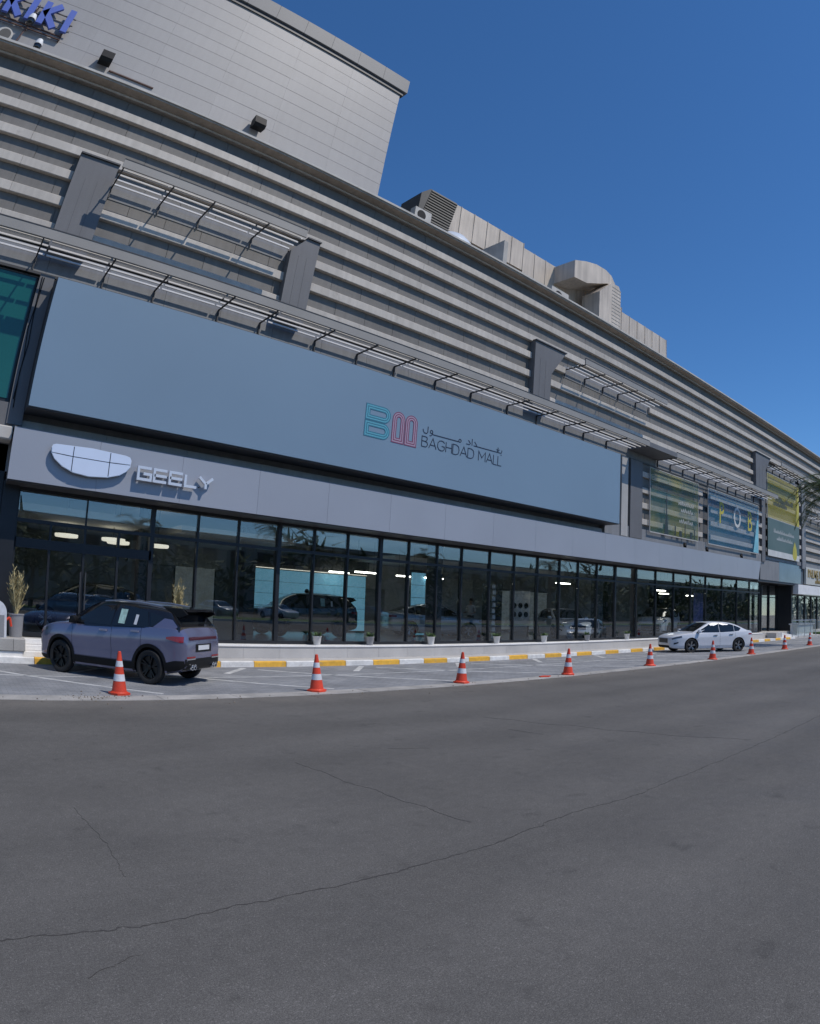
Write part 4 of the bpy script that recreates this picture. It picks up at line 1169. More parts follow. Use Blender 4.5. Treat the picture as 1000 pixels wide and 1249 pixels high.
def car(name, label, loc, heading, style, paint, group=None, dark_trim=True, roofmat=None, rim='black', detail=True, cat='car'):
    S = style
    t = thing(name, label, cat, loc, heading, group)
    fx = {k: smooth_ip(S['xs'], S[k], 5) for k in ('w', 'lo', 'sh', 'tp')}
    g = lambda k, x: ip(x, *fx[k])
    xs = sorted(set([round(v, 4) for v in np.linspace(S['L'][0] + .12, S['L'][1] - .12, 44)] + list(S['xs'])))
    xs = [x for x in xs if S['xs'][0] <= x <= S['xs'][-1]]
    def ring(x, grow=0.0):
        w, lo, sh, tp = g('w', x) + grow, g('lo', x), g('sh', x), g('tp', x)
        hgt = sh - lo
        zs = [lo, lo, lo + .025, lo + .10, lo + .22 * hgt + .04, lo + .45 * hgt, lo + .66 * hgt, lo + .84 * hgt, sh - .012, sh + .005, sh + (tp - sh) * .62, sh + (tp - sh) * .94, tp]
        # a shallow waist along the flank
        ys = [f * w for f in YF]; ys[5] -= 0.020; ys[4] -= 0.006; ys[6] += 0.010; ys[7] += 0.006
        return list(zip(ys, zs))
    P = []
    for x in xs:
        r = ring(x)
        P.append([(x, y, z) for y, z in r] + [(x, -y, z) for y, z in r[-2:0:-1]])
    n = len(P[0])
    mb = MB()
    v = [q for row in P for q in row]; f = []
    for i in range(len(P) - 1):
        for j in range(n): f.append((i * n + j, i * n + (j + 1) % n, (i + 1) * n + (j + 1) % n, (i + 1) * n + j))
    f.append(tuple(range(n))); f.append(tuple(range((len(P) - 1) * n, len(P) * n))[::-1])
    mb.add(v, f)
    body = mb.build('body', [paint, M['black']], t)
    cut_ = MB()
    for wx in S['wheels']:
        for s in (1, -1): cut_.cyl((wx, s * 0.58, S['R'] + .005), (wx, s * 1.2, S['R'] + .005), S['R'] + .055, n=40)
    co = bpy.data.objects.new('cutter', cut_.mesh('cutter', [paint, M['black']])); COL.objects.link(co)
    co.data.polygons.foreach_set('material_index', [1] * len(co.data.polygons))
    bo = body.modifiers.new('arches', 'BOOLEAN'); bo.object = co; bo.operation = 'DIFFERENCE'; bo.solver = 'EXACT'
    dg = bpy.context.evaluated_depsgraph_get()
    # the cutter lives in car space, so move it there for the evaluation
    co.parent = t; bpy.context.view_layer.update(); dg = bpy.context.evaluated_depsgraph_get()
    me = bpy.data.meshes.new_from_object(body.evaluated_get(dg))
    body.modifiers.clear(); body.data = me
    bpy.data.objects.remove(co, do_unlink=True)
    me.polygons.foreach_set('use_smooth', [True] * len(me.polygons)); me.set_sharp_from_angle(angle=math.radians(28))
    # cabin
    czs = smooth_ip(S['cx'], S['cz'], 4); cws = smooth_ip(S['cx'], S['cwb'], 4)
    top = lambda x: ip(x, *czs); wb = lambda x: ip(x, *cws)
    belt = lambda x: g('sh', x) - 0.03
    def csec(x, d=0.0):
        zb, zr, w = belt(x), top(x), wb(x)
        hh = max(zr - zb, 0.02)
        zs = zb + hh * .80; ws = w - (zs - zb) * S['tumble']
        z2 = zb + hh * .93; w2 = ws - .055 - .03 * hh
        pts = [(w + .012, zb), (w - (zs - zb) * .5 * S['tumble'] + .010, (zb + zs) / 2), (ws, zs), (w2, z2), (w2 * .72, zb + hh * .98), (w2 * .36, zr - .002), (0, zr)]
        return [(y + (d if y > .02 else 0), z + (d if i > 2 else 0)) for i, (y, z) in enumerate(pts)]
    cxs = list(np.linspace(S['cx'][0], S['cx'][-1], 34))
    P = []
    for x in cxs:
        r = csec(x); P.append([(x, y, z) for y, z in r] + [(x, -y, z) for y, z in r[-2::-1]])
    cab = MB().grid(P)
    for row in (P[0], P[-1]): cab.add(row, [tuple(range(len(row)))])
    cab.build('cabin', M['blackgloss'] if roofmat else paint, t, smooth=35)
    def patch(x0, x1, j0, j1, d, name, mt, nx=10, par=None):
        """strip of the upper cabin surface between section points j0..j1, both sides, lifted by d"""
        Q = []
        for x in np.linspace(x0, x1, nx):
            r = csec(x, d); full = r[j0:j1 + 1]
            Q.append([(x, y, z) for y, z in full] + ([(x, -y, z) for y, z in full[-2::-1]] if j1 == 6 else []))
        return MB().grid(Q).build(name, mt, par or t, smooth=40)
    if roofmat: patch(S['roof_x'][0], S['roof_x'][1], 3, 6, .004, 'roof', roofmat, 14)
    patch(S['shield_x'][0], S['shield_x'][1], 3, 6, .006, 'windscreen', M['carglass'])
    patch(S['back_x'][0], S['back_x'][1], 3, 6, .006, 'rear_window', M['carglass'])
    def yside(x, z):
        zb, zr, w = belt(x), top(x), wb(x)
        zs = zb + (zr - zb) * .80
        y = w - (z - zb) * S['tumble'] + .010
        if z > zs:
            ws = w - (zs - zb) * S['tumble']; z2 = zb + (zr - zb) * .93; w2 = ws - .055 - .03 * (zr - zb)
            y = ws + (w2 - ws) * (z - zs) / max(1e-4, z2 - zs) + .002
        return y
    def sidepoly(pts, d, name, mt, s):
        # subdivide edges so the pane follows the glasshouse
        q = []
        for (x0, z0), (x1, z1) in zip(pts, pts[1:] + pts[:1]):
            for k in range(5): q.append((x0 + (x1 - x0) * k / 5, z0 + (z1 - z0) * k / 5))
        cxx = sum(p[0] for p in q) / len(q); czz = sum(p[1] for p in q) / len(q)
        v = [(x, s * (yside(x, z) + d), z) for x, z in q] + [(cxx, s * (yside(cxx, czz) + d), czz)]
        nn = len(q)
        return MB().add(v, [(i, (i + 1) % nn, nn) for i in range(nn)]).build(name, mt, t, smooth=60, fix=False)
    for s in (1, -1):
        for pts in S['side']: sidepoly(pts, .008, 'side_window', M['carglass'], s)
        for pts in S['quarter']: sidepoly(pts, .009, 'quarter_window', M['carglass'], s)
        if roofmat:
            sidepoly([(-1.38, 1.14), (-1.64, 1.33), (-1.84, 1.31), (-1.985, 1.18), (-1.95, 1.14)], .012, 'quarter_panel', paint, s)
    # flank helper: a point on the body side
    def flank(x, z, d=0.006):
        r = ring(x)
        zz = [q[1] for q in r[1:10]]; yy = [q[0] for q in r[1:10]]
        return float(np.interp(z, zz, yy)) + d
    def fpoly(x0, x1, zf0, zf1, d, name, mt, s, nx=10, nz=4, par=None):
        Q = []
        for x in np.linspace(x0, x1, nx):
            za = zf0(x) if callable(zf0) else zf0; zb_ = zf1(x) if callable(zf1) else zf1
            Q.append([(x, s * flank(x, z, d), z) for z in np.linspace(za, zb_, nz)])
        return MB().grid(Q).build(name, mt, par or t, smooth=40)
    # wheels
    wm = {}
    R = S['R']
    ty = MB().lathe([(R * .66, .02), (R * .70, -.085), (R * .80, -.105), (R * .94, -.10), (R, -.075), (R, .075), (R * .94, .10), (R * .8, .105), (R * .66, .08)], 36, axis='y')
    rimm = MB().lathe([(R * .68, -.04), (R * .70, -.085), (R * .66, -.09), (R * .63, -.03), (R * .2, -.02), (0, -.02)], 36, axis='y')
    sp = MB()
    for k in range(5):
        a = 2 * PI * k / 5 + .3
        for da in (-.16, .16):
            c, s_ = math.cos(a + da), math.sin(a + da); c2, s2 = math.cos(a + da * .35), math.sin(a + da * .35)
            u = Vector((-math.sin(a), 0, math.cos(a))) * (R * .045)
            p0 = Vector((c2 * R * .12, -.06, s2 * R * .12)); p1 = Vector((c * R * .66, -.078, s_ * R * .66))
            b = Vector((0, .03, 0))
            sp.add([p0 - u, p0 + u, p1 + u, p1 - u, p0 - u + b, p0 + u + b, p1 + u + b, p1 - u + b], [(0, 1, 2, 3), (4, 7, 6, 5), (0, 4, 5, 1), (1, 5, 6, 2), (2, 6, 7, 3), (3, 7, 4, 0)])
    sp.lathe([(0, -.08), (R * .14, -.075), (R * .16, -.05)], 20, axis='y')
    rimmat = M['rimblack'] if rim == 'black' else M['alloy']
    mt_ = ty.mesh('tyre', M['tyre'], smooth=40); mr_ = rimm.mesh('rim', M['rimblack'], smooth=40); ms_ = sp.mesh('spokes', rimmat)
    for wx in S['wheels']:
        for s in (1, -1):
            wh = bpy.data.objects.new('wheel', mt_); COL.objects.link(wh); wh.parent = t
            wh.location = (wx, s * (S['track'] + .005), R); wh.rotation_euler = (0, random.uniform(0, 1), PI if s > 0 else 0)
            for q, nme in ((mr_, 'rim'), (ms_, 'spokes')):
                o = bpy.data.objects.new(nme, q); COL.objects.link(o); o.parent = wh
    if not detail: return t
    Rr = R + .055
    for s in (1, -1):
        if dark_trim:
            for wx in S['wheels']:      # black arch lips
                Q = []
                for a in np.linspace(-.25, PI + .25, 22):
                    row = []
                    for rr in (Rr - .004, Rr + .02, Rr + .065):
                        x = wx + rr * math.cos(a); z = R + rr * math.sin(a)
                        x = min(max(x, S['xs'][0] + .01), S['xs'][-1] - .01); z = max(z, g('lo', x) + .0)
                        row.append((x, s * flank(x, z, .012 if rr > Rr else .010), z))
                    Q.append(row)
                MB().grid(Q).build('arch_trim', M['black'], t, smooth=40)
            fpoly(S['wheels'][0] + Rr + .03, S['wheels'][1] - Rr - .03, .21, .42, .010, 'sill_trim', M['black'], s)
        # door shut lines and handles
        for xd in ((.92, -.25, -1.08) if roofmat else (.98, -.28, -1.16)):
            zt = g('sh', xd) - .02
            fpoly(xd - .004, xd + .004, .43 if dark_trim else .30, zt, .002, 'door_gap', M['black'], s, 2, 8)
        fpoly(-1.08 if roofmat else -1.16, .92, .428 if dark_trim else .31, .434 if dark_trim else .316, .002, 'door_gap', M['black'], s, 10, 2)
        for xd in (-.02, -.92):
            z = g('sh', xd) - .10
            y = flank(xd, z, 0)
            ho = MB().cbox(xd - .10, xd + .10, -.03, .03, z - .018, z + .018, .01).build('door_handle', M['chrome'] if not roofmat else M['lilachi'], t)
            ho.location = (0, s * (y + .012), 0)
        # mirrors
        mx, mz = S['side'][0][0][0] - .12, S['side'][0][0][1] + .05
        my = yside(mx, mz)
        MB().lathe([(0, -.10), (.07, -.085), (.085, 0), (.075, .07), (0, .09)], 14, (mx, s * (my + .14), mz), axis='y').build('mirror', M['black'] if roofmat else paint, t, smooth=40)
        MB().box(mx - .02, mx + .02, min(s * my, s * (my + .09)), max(s * my, s * (my + .09)), mz - .05, mz - .01).build('mirror_arm', M['black'], t)
    xf, xr = S['xs'][-1], S['xs'][0]
    # lights wrap the corners
    for s in (1, -1):
        if roofmat:
            fpoly(xf - .42, xf - .06, lambda x: g('sh', x) - .105, lambda x: g('sh', x) - .045, .008, 'headlight', M['lampglass'], s, 10, 3)
            fpoly(xr + .045, xr + .42, lambda x: .88 + max(0, x - xr - .12) * .18, lambda x: .995 - max(0, x - xr - .26) * .15, .010, 'taillight', M['tail'], s, 10, 3)
        else:
            fpoly(xf - .50, xf - .07, lambda x: g('sh', x) - .11 - .02 * (xf - x), lambda x: g('sh', x) - .035, .008, 'headlight', M['lampglass'], s, 10, 3)
            fpoly(xr + .03, xr + .34, lambda x: .83, lambda x: .90, .010, 'taillight', M['tail'], s, 10, 3)
            fpoly(xf - .34, xf - .14, lambda x: .33 + (xf - x) * .35, lambda x: .42 + (xf - x) * .25, .008, 'fog_vent', M['black'], s, 5, 3)
    # rear face pieces follow the tail
    def tailface(y0, y1, z0, z1, d, name, mt, ny=9, nz=4):
        Q = []
        for z in np.linspace(z0, z1, nz):
            row = []
            for y in np.linspace(y0, y1, ny):
                # first station (from the back) whose section still covers this point
                for x in np.arange(xr, xr + .55, .004):
                    r = ring(x)
                    if r[0][1] <= z <= r[-1][1]:
                        zz = [q[1] for q in r]; yy = [q[0] for q in r]
                        if z <= r[9][1]:
                            ok = abs(y) <= float(np.interp(z, zz[1:10], yy[1:10]))
                        else:
                            ok = True
                        if ok: break
                row.append((x - d, y, z))
            Q.append(row)
        return MB().grid(Q).build(name, mt, t, smooth=40)
    def noseface(y0, y1, z0, z1, d, name, mt, ny=9, nz=4):
        Q = []
        for z in np.linspace(z0, z1, nz):
            row = []
            for y in np.linspace(y0, y1, ny):
                for x in np.arange(xf, xf - .6, -.004):
                    r = ring(x)
                    if r[0][1] <= z <= r[-1][1]:
                        zz = [q[1] for q in r]; yy = [q[0] for q in r]
                        if z > r[9][1] or abs(y) <= float(np.interp(z, zz[1:10], yy[1:10])): break
                row.append((x + d, y, z))
            Q.append(row)
        return MB().grid(Q).build(name, mt, t, smooth=40)
    if roofmat:
        tailface(-.60, .60, .925, .985, .010, 'light_bar', M['tailbar'], 15)
        tailface(-.34, .34, .68, .84, .008, 'plate_recess', M['black'])
        tailface(-.24, .24, .72, .815, .014, 'number_plate', M['plate'])
        tailface(-.74, .74, .30, .555, .010, 'rear_bumper_trim', M['black'], 17, 6)
        for s in (1, -1): fpoly(xr + .03, S['wheels'][0] - Rr - .05, lambda x: g('lo', x) + .03, lambda x: .52 - max(0, x + 1.95) * .25, .011, 'bumper_side_trim', M['black'], s, 8, 4)
        for s in (1, -1): fpoly(S['wheels'][1] + Rr + .05, xf - .05, lambda x: g('lo', x) + .02, lambda x: .34, .011, 'bumper_side_trim', M['black'], s, 8, 4)
        for s in (1, -1):
            tailface(s * .70 if s < 0 else .36, s * .36 if s < 0 else .70, .535, .56, .014, 'chrome_strip', M['chrome'], 7, 2)
            tailface(s * .70 if s < 0 else .36, s * .36 if s < 0 else .70, .565, .60, .013, 'reflector', M['tail'], 7, 2)
            for dy in (-.055, .055):
                o = MB().lathe([(.045, 0), (.058, -.03), (.058, -.07), (.045, -.07), (.040, -.02), (0, -.015)], 16, axis='y').build('exhaust_tip', M['chrome'], t)
                o.location = (xr + .03, s * .46 + dy, .385); o.rotation_euler = (0, 0, -PI / 2)
        # roof spoiler with end fins
        MB().prism([(-1.45, 1.565), (-2.00, 1.535), (-2.10, 1.485), (-1.98, 1.455), (-1.62, 1.46)], 'y', -.60, .60).build('spoiler', M['blackgloss'], t)
        for s in (1, -1): MB().prism([(-1.55, 1.53), (-2.0, 1.53), (-2.12, 1.43), (-1.92, 1.36), (-1.72, 1.38)], 'y', *sorted((s * .602, s * .65))).build('spoiler_fin', M['black'], t)
        for s in (1, -1): MB().tube([(.15, s * .60, 1.575), (-.3, s * .605, 1.615), (-.9, s * .60, 1.605), (-1.45, s * .575, 1.555)], .016, 8).build('roof_rail', M['steel'], t)
        MB().box(-1.98, -1.975, -.02, .02, 1.2, 1.24)
        noseface(-.62, .62, .42, .70, .006, 'grille', M['black'], 13)
        noseface(-.55, .55, .25, .40, .006, 'bumper_grille', M['black'], 13)
        # rear-door window stickers
        for s in (1,):
            sidepoly([(-.42, 1.16), (-.44, 1.45), (-.63, 1.445), (-.60, 1.155)], .012, 'window_sticker', M['sticker'], s)
            sidepoly([(-.86, 1.16), (-.88, 1.36), (-.96, 1.355), (-.94, 1.158)], .012, 'window_sticker', M['plate'], s)
    else:
        noseface(-.40, .40, .45, .66, .006, 'grille', M['grille'], 13)
        noseface(-.52, .52, .22, .34, .006, 'bumper_grille', M['black'], 13)
        tailface(-.62, .62, .84, .89, .010, 'light_bar', M['tail'], 15)
        tailface(-.24, .24, .58, .68, .012, 'number_plate', M['plate'])
        noseface(-.22, .22, .40, .455, .012, 'number_plate', M['plate'])
        for s in (1, -1):
            q = [(x, z) for x, z in S['side'][0]]
    return t

def paint_mat(name, col, metal=0.55, rough=0.32):
    m = mat(name, col, rough, metal=metal, var=0.02, scale=1.0, fine=0.015, fscale=300, coat=0.7)
    return m
M['lilac'] = paint_mat('paint_lilac_grey', (0.165, 0.168, 0.255), 0.40, 0.2)
M['lilachi'] = paint_mat('paint_lilac_handle', (0.26, 0.27, 0.36), 0.3)
M['pearl'] = paint_mat('paint_white', (0.62, 0.64, 0.68), 0.0, 0.3)
M['graphite'] = paint_mat('paint_graphite', (0.035, 0.04, 0.045), 0.4)
M['silver'] = paint_mat('paint_silver', (0.36, 0.38, 0.40), 0.6)
M['roofgrey'] = paint_mat('paint_roof', (0.16, 0.165, 0.19), 0.4)
M['carglass'] = mat('car_glass', (0.012, 0.015, 0.018), 0.04, var=0, fine=0, spec=0.7)
M['tyre'] = mat('tyre_rubber', (0.018, 0.018, 0.018), 0.85, var=0.1)
M['rimblack'] = mat('rim_black', (0.012, 0.012, 0.013), 0.35, metal=0.4, var=0)
M['alloy'] = mat('rim_alloy', (0.42, 0.42, 0.43), 0.3, metal=0.9, var=0)
M['lampglass'] = mat('headlamp', (0.06, 0.065, 0.075), 0.08, var=0, spec=0.8, coat=0.5)
M['tail'] = mat('tail_red', (0.24, 0.010, 0.014), 0.15, var=0.05, coat=0.6)
M['tailbar'] = mat('tail_bar', (0.07, 0.012, 0.018), 0.15, var=0.05, coat=0.6)
M['plate'] = mat('number_plate', (0.62, 0.63, 0.65), 0.5, var=0.05)
M['sticker'] = mat('sticker_green', (0.38, 0.56, 0.50), 0.6, var=0.25, scale=14)
M['grille'] = mat('grille_dark', (0.03, 0.032, 0.035), 0.3, metal=0.5, var=0.2, scale=20)

car('parked_car', 'lilac grey compact suv with black wheels parked nose in at the left', (3.93, 15.44, 0.002), math.atan2(2.017, -1.716), SUV, M['lilac'], roofmat=M['roofgrey']).scale = (0.95, 1, 1)
car('parked_car', 'white saloon car parked at the kerb towards the right', (29.50, 15.16, 0.002), math.radians(149.8), SED, M['pearl'], dark_trim=False, rim='alloy')
# cars on the showroom floor
car('display_car', 'dark suv shown side on before the teal wall inside the showroom', (12.95, 23.5, 0.522), math.radians(178), SUV, M['graphite'], roofmat=M['graphite'], group='cars on show behind the glass')
car('display_car', 'pale saloon seen from its front corner inside the showroom', (19.6, 23.3, 0.522), math.radians(-22), SED, M['silver'], dark_trim=False, rim='alloy', group='cars on show behind the glass')
car('display_car', 'white suv behind the glass just left of the white saloon', (33.9, 20.45, 0.522), math.radians(198), SUV, M['pearl'], roofmat=M['blackgloss'], group='cars on show behind the glass')
car('display_car', 'white car facing out through the middle of the glass front', (26.2, 21.4, 0.522), math.radians(238), SED, M['pearl'], dark_trim=False, rim='alloy', group='cars on show behind the glass')
car('display_car', 'dark car in the gloom behind the entrance doors at the left', (4.3, 22.3, 0.522), math.radians(170), SED, M['graphite'], dark_trim=False, rim='alloy', group='cars on show behind the glass')
# ------------------------------------------------------------------ cones, pots, people, left corner
M['orange'] = mat('cone_orange', (0.70, 0.06, 0.022), 0.5, var=0.10, scale=6, rnd=0.15, wear=((0.30, 0.10, 0.07), 14.0, 0.6, 0.6))
M['conew'] = mat('cone_white', (0.62, 0.63, 0.66), 0.45, var=0.10, scale=8, wear=((0.30, 0.29, 0.28), 16.0, 0.58, 0.6))
cone_r = lambda z: 0.030 + (0.75 - z) / 0.70 * 0.115
def seg(z0, z1, d=0.0): return MB().lathe([(cone_r(z0) + d, z0), (cone_r((z0 + z1) / 2) + d, (z0 + z1) / 2), (cone_r(z1) + d, z1)], 24)
cbase = MB().prism([(.19 * math.cos(a) * (1.0 if k % 2 else 1.12), .19 * math.sin(a) * (1.0 if k % 2 else 1.12)) for k, a in enumerate(np.arange(8) * PI / 4 + PI / 4 * 0)], 'z', 0.0, 0.035)
cparts = [('base', cbase.lathe([(.175, .035), (.155, .055), (.145, .06)], 24).mesh('base', M['orange'])),
          ('body', seg(.05, .745).lathe([(.031, .745), (.024, .755), (0, .756)], 24).mesh('body', M['orange'], smooth=40)),
          ('white_band', seg(.24, .36, .002).mesh('white_band', M['conew'], smooth=40)),
          ('white_band', seg(.49, .59, .002).mesh('white_band', M['conew'], smooth=40))]
cones = [(3.086, 12.60), (7.219, 12.36), (11.263, 12.33), (15.274, 12.22), (19.97, 12.38), (24.318, 12.15), (28.533, 12.3), (33.4, 12.5), (38.4, 12.8)]
cl = ['traffic cone in front of the lilac suv, nearest the left edge', 'traffic cone second from the left, below the dark suv in the window', 'traffic cone third from the left, below the table in the window', 'traffic cone fourth from the left along the road edge',
      'traffic cone fifth from the left, just before the white saloon', 'traffic cone in front of the white saloon\'s doors', 'traffic cone by the rear wheel of the white saloon', 'second to last traffic cone along the road edge', 'farthest traffic cone along the road edge']
for (x, y), l in zip(cones, cl):
    t = thing('traffic_cone', 'orange and white ' + l, 'traffic cone', (x, y, 0.008 if y < 12.4 else 0.003), random.uniform(.1, 1.4), group='traffic cones along the road edge')
    tilt = random.gauss(0, .022)
    t.rotation_euler[0] = tilt
    for n_, m_ in cparts:
        o = bpy.data.objects.new(n_, m_); COL.objects.link(o); o.parent = t
# a flattened scrap of plastic by the fourth cone
single(MB().prism([(14.05, 12.18), (14.3, 12.10), (14.5, 12.2), (14.35, 12.32), (14.1, 12.3)], 'z', 0.009, 0.03), 'cone_scrap', M['orange'], (14.3, 12.2, 0.009), 'flat scrap of orange plastic left of the fourth traffic cone', 'scrap')

# leaves helper
def leaf_blade(mb, base, d, l, w, bend, mi=0, n=4):
    d = Vector(d).normalized(); s = d.cross(Vector((0, 0, 1)))
    s = s.normalized() if s.length > 1e-3 else Vector((1, 0, 0))
    s = (s + Vector((random.gauss(0, .4), random.gauss(0, .4), random.gauss(0, .4)))).normalized()
    L, Rr = [], []
    p = Vector(base)
    for i in range(n + 1):
        t_ = i / n
        ww = w * math.sin(PI * min(.98, t_ * .85 + .12))
        L.append(p + s * ww / 2); Rr.append(p - s * ww / 2)
        p = p + d * (l / n); d = (d + Vector((0, 0, -bend / n))).normalized()
    mb.add(L + Rr, [(i, i + 1, n + 2 + i, n + 1 + i) for i in range(n)], mi)
M['leaf'] = mat('pot_leaf', (0.075, 0.13, 0.045), 0.6, var=0.3, scale=20, spec=0.3)
M['dryleaf'] = mat('dry_leaf', (0.44, 0.37, 0.19), 0.8, var=0.3, scale=12)
M['potw'] = mat('pot_white', (0.60, 0.59, 0.57), 0.5, var=0.06, scale=5)
M['potg'] = mat('pot_grey', (0.26, 0.26, 0.27), 0.5, var=0.06, scale=5)
pots = [(10.75, 'potw', 'white flower pot below the dark suv, first from the left'), (12.75, 'potg', 'grey flower pot second from the left on the plinth'), (15.35, 'potw', 'white flower pot below the pale saloon\'s nose'),
        (18.62, 'potw', 'white flower pot fourth from the left on the plinth'), (21.4, 'potw', 'white flower pot at the white car facing out'), (24.35, 'potg', 'grey flower pot right of the white car facing out'), (27.55, 'potw', 'white flower pot nearest the white saloon')]
for i, (x, pm_, l) in enumerate(pots):
    t = thing('flower_pot', l, 'flower pot', (x, 18.42, 0.52), group='flower pots on the plinth')
    MB().lathe([(0, .52), (.10, .52), (.135, .77), (.145, .78), (.145, .80), (.125, .80), (.12, .77), (0, .765)], 20, (x, 18.42, 0)).build('pot', M[pm_], t, smooth=40)
    q = MB(); random.seed(100 + i)
    for k in range(46):
        a = random.uniform(0, 2 * PI)
        leaf_blade(q, (x + random.uniform(-.07, .07), 18.42 + random.uniform(-.07, .07), .765), (math.cos(a), math.sin(a), random.uniform(.5, 1.9)), random.uniform(.12, .26), .05, random.uniform(.3, 1.1))
    q.build('leaves', M['leaf'], t, fix=False)
# two tall planters with dry feathery plants
def planter(x, y, z, label, h, pot=True):
    t = thing('tall_planter', label, 'planter', (x, y, z), group='planters with dry plants')
    ph = .54
    MB().lathe([(0, z), (.17, z), (.205, z + ph - .03), (.22, z + ph - .03), (.22, z + ph), (.19, z + ph), (.18, z + ph - .05), (0, z + ph - .06)], 24, (x, y, 0)).build('pot', M['potg'], t, smooth=40)
    s = MB(); lf = MB()
    for k in range(17):
        a = random.uniform(0, 2 * PI); r = random.uniform(.03, .30)
        top = Vector((x + r * math.cos(a), y + r * math.sin(a), z + ph + h * random.uniform(.45, 1.0) * (1.0 - .9 * r)))
        b = Vector((x + random.uniform(-.04, .04), y + random.uniform(-.04, .04), z + ph - .06))
        s.tube([b, b.lerp(top, .5) + Vector((random.gauss(0, .02), random.gauss(0, .02), 0)), top], [.012, .009, .004], 5)
        for j in range(40):
            u = random.uniform(.22, 1)
            p = b.lerp(top, u)
            aa = random.uniform(0, 2 * PI)
            leaf_blade(lf, p, (math.cos(aa) * .6, math.sin(aa) * .6, random.uniform(.6, 1.4)), random.uniform(.12, .22) * (1.25 - .5 * u), .024, .1, n=3)
    s.build('stems', M['dryleaf'], t); lf.build('foliage', M['dryleaf'], t, fix=False)
random.seed(5)
planter(1.60, 17.86, 0.55, 'grey planter with a tall dry feathery plant at the left edge', 1.25)
planter(6.22, 18.48, 0.52, 'dry feathery plant in a planter half hidden behind the lilac suv', 1.28)
# stone block at the left edge with a rounded white box standing on it
bl = thing('stone_block', 'low weathered stone bench block at the left edge of the pavement', 'stone block', (0.9, 17.6, 0.0))
MB().cbox(-0.6, 1.80, 17.28, 18.19, 0.27, 0.55, 0.015).build('top_block', M['concrete'], bl)
MB().cbox(-0.6, 1.74, 17.32, 18.19, 0.05, 0.265, 0.01).build('base_block', M['stonew'], bl)
for x in (.2, .9, 1.5): MB().box(x - .004, x + .004, 17.274, 17.2795, .27, .545).build('block_joint', M['bracket'], bl)
wb_ = thing('rounded_box', 'white rounded top box with a grey front beside the dry planter', 'box', (1.1, 17.5, 0.55))
MB().prism([(.62, .552), (1.33, .552), (1.33, 1.10)] + arc(1.05, 1.10, .28, 0, 90, 8) + [(.62, 1.38)], 'y', 17.42, 17.75).build('shell', M['conew'], wb_)
MB().box(.66, 1.27, 17.405, 17.4195, .58, 1.05).build('front_panel', M['potg'], wb_)
MB().tube([(1.33, 17.55, .95), (1.42, 17.55, 1.0), (1.46, 17.55, .8)], .03, 8).build('hose', M['orange'], wb_)

# people behind the glass
M['skin'] = mat('skin', (0.42, 0.25, 0.17), 0.6, var=0.05)
M['hair'] = mat('hair', (0.015, 0.012, 0.010), 0.7, var=0.1)
M['shirtw'] = mat('shirt_white', (0.62, 0.62, 0.64), 0.8, var=0.06)
M['shirtd'] = mat('shirt_dark', (0.03, 0.032, 0.04), 0.8, var=0.06)
M['trouser'] = mat('trousers_dark', (0.025, 0.027, 0.035), 0.8, var=0.06)
def skin_mesh(name, verts, edges, rad, mt, root=0, sub=2):
    m = bpy.data.meshes.new(name); m.from_pydata(verts, edges, [])
    o = bpy.data.objects.new(name, m); COL.objects.link(o)
    sk = o.modifiers.new('skin', 'SKIN')
    for i, r in enumerate(rad):
        rr = r if isinstance(r, tuple) else (r, r)
        m.skin_vertices[0].data[i].radius = rr
    m.skin_vertices[0].data[root].use_root = True
    sb = o.modifiers.new('sub', 'SUBSURF'); sb.levels = sub; sb.render_levels = sub
    bpy.context.view_layer.update()
    me = bpy.data.meshes.new_from_object(o.evaluated_get(bpy.context.evaluated_depsgraph_get()))
    bpy.data.objects.remove(o, do_unlink=True)
    me.materials.clear()
    if not isinstance(mt, list): mt = [mt]
    for q in mt: me.materials.append(q)
    me.polygons.foreach_set('use_smooth', [True] * len(me.polygons))
    return me
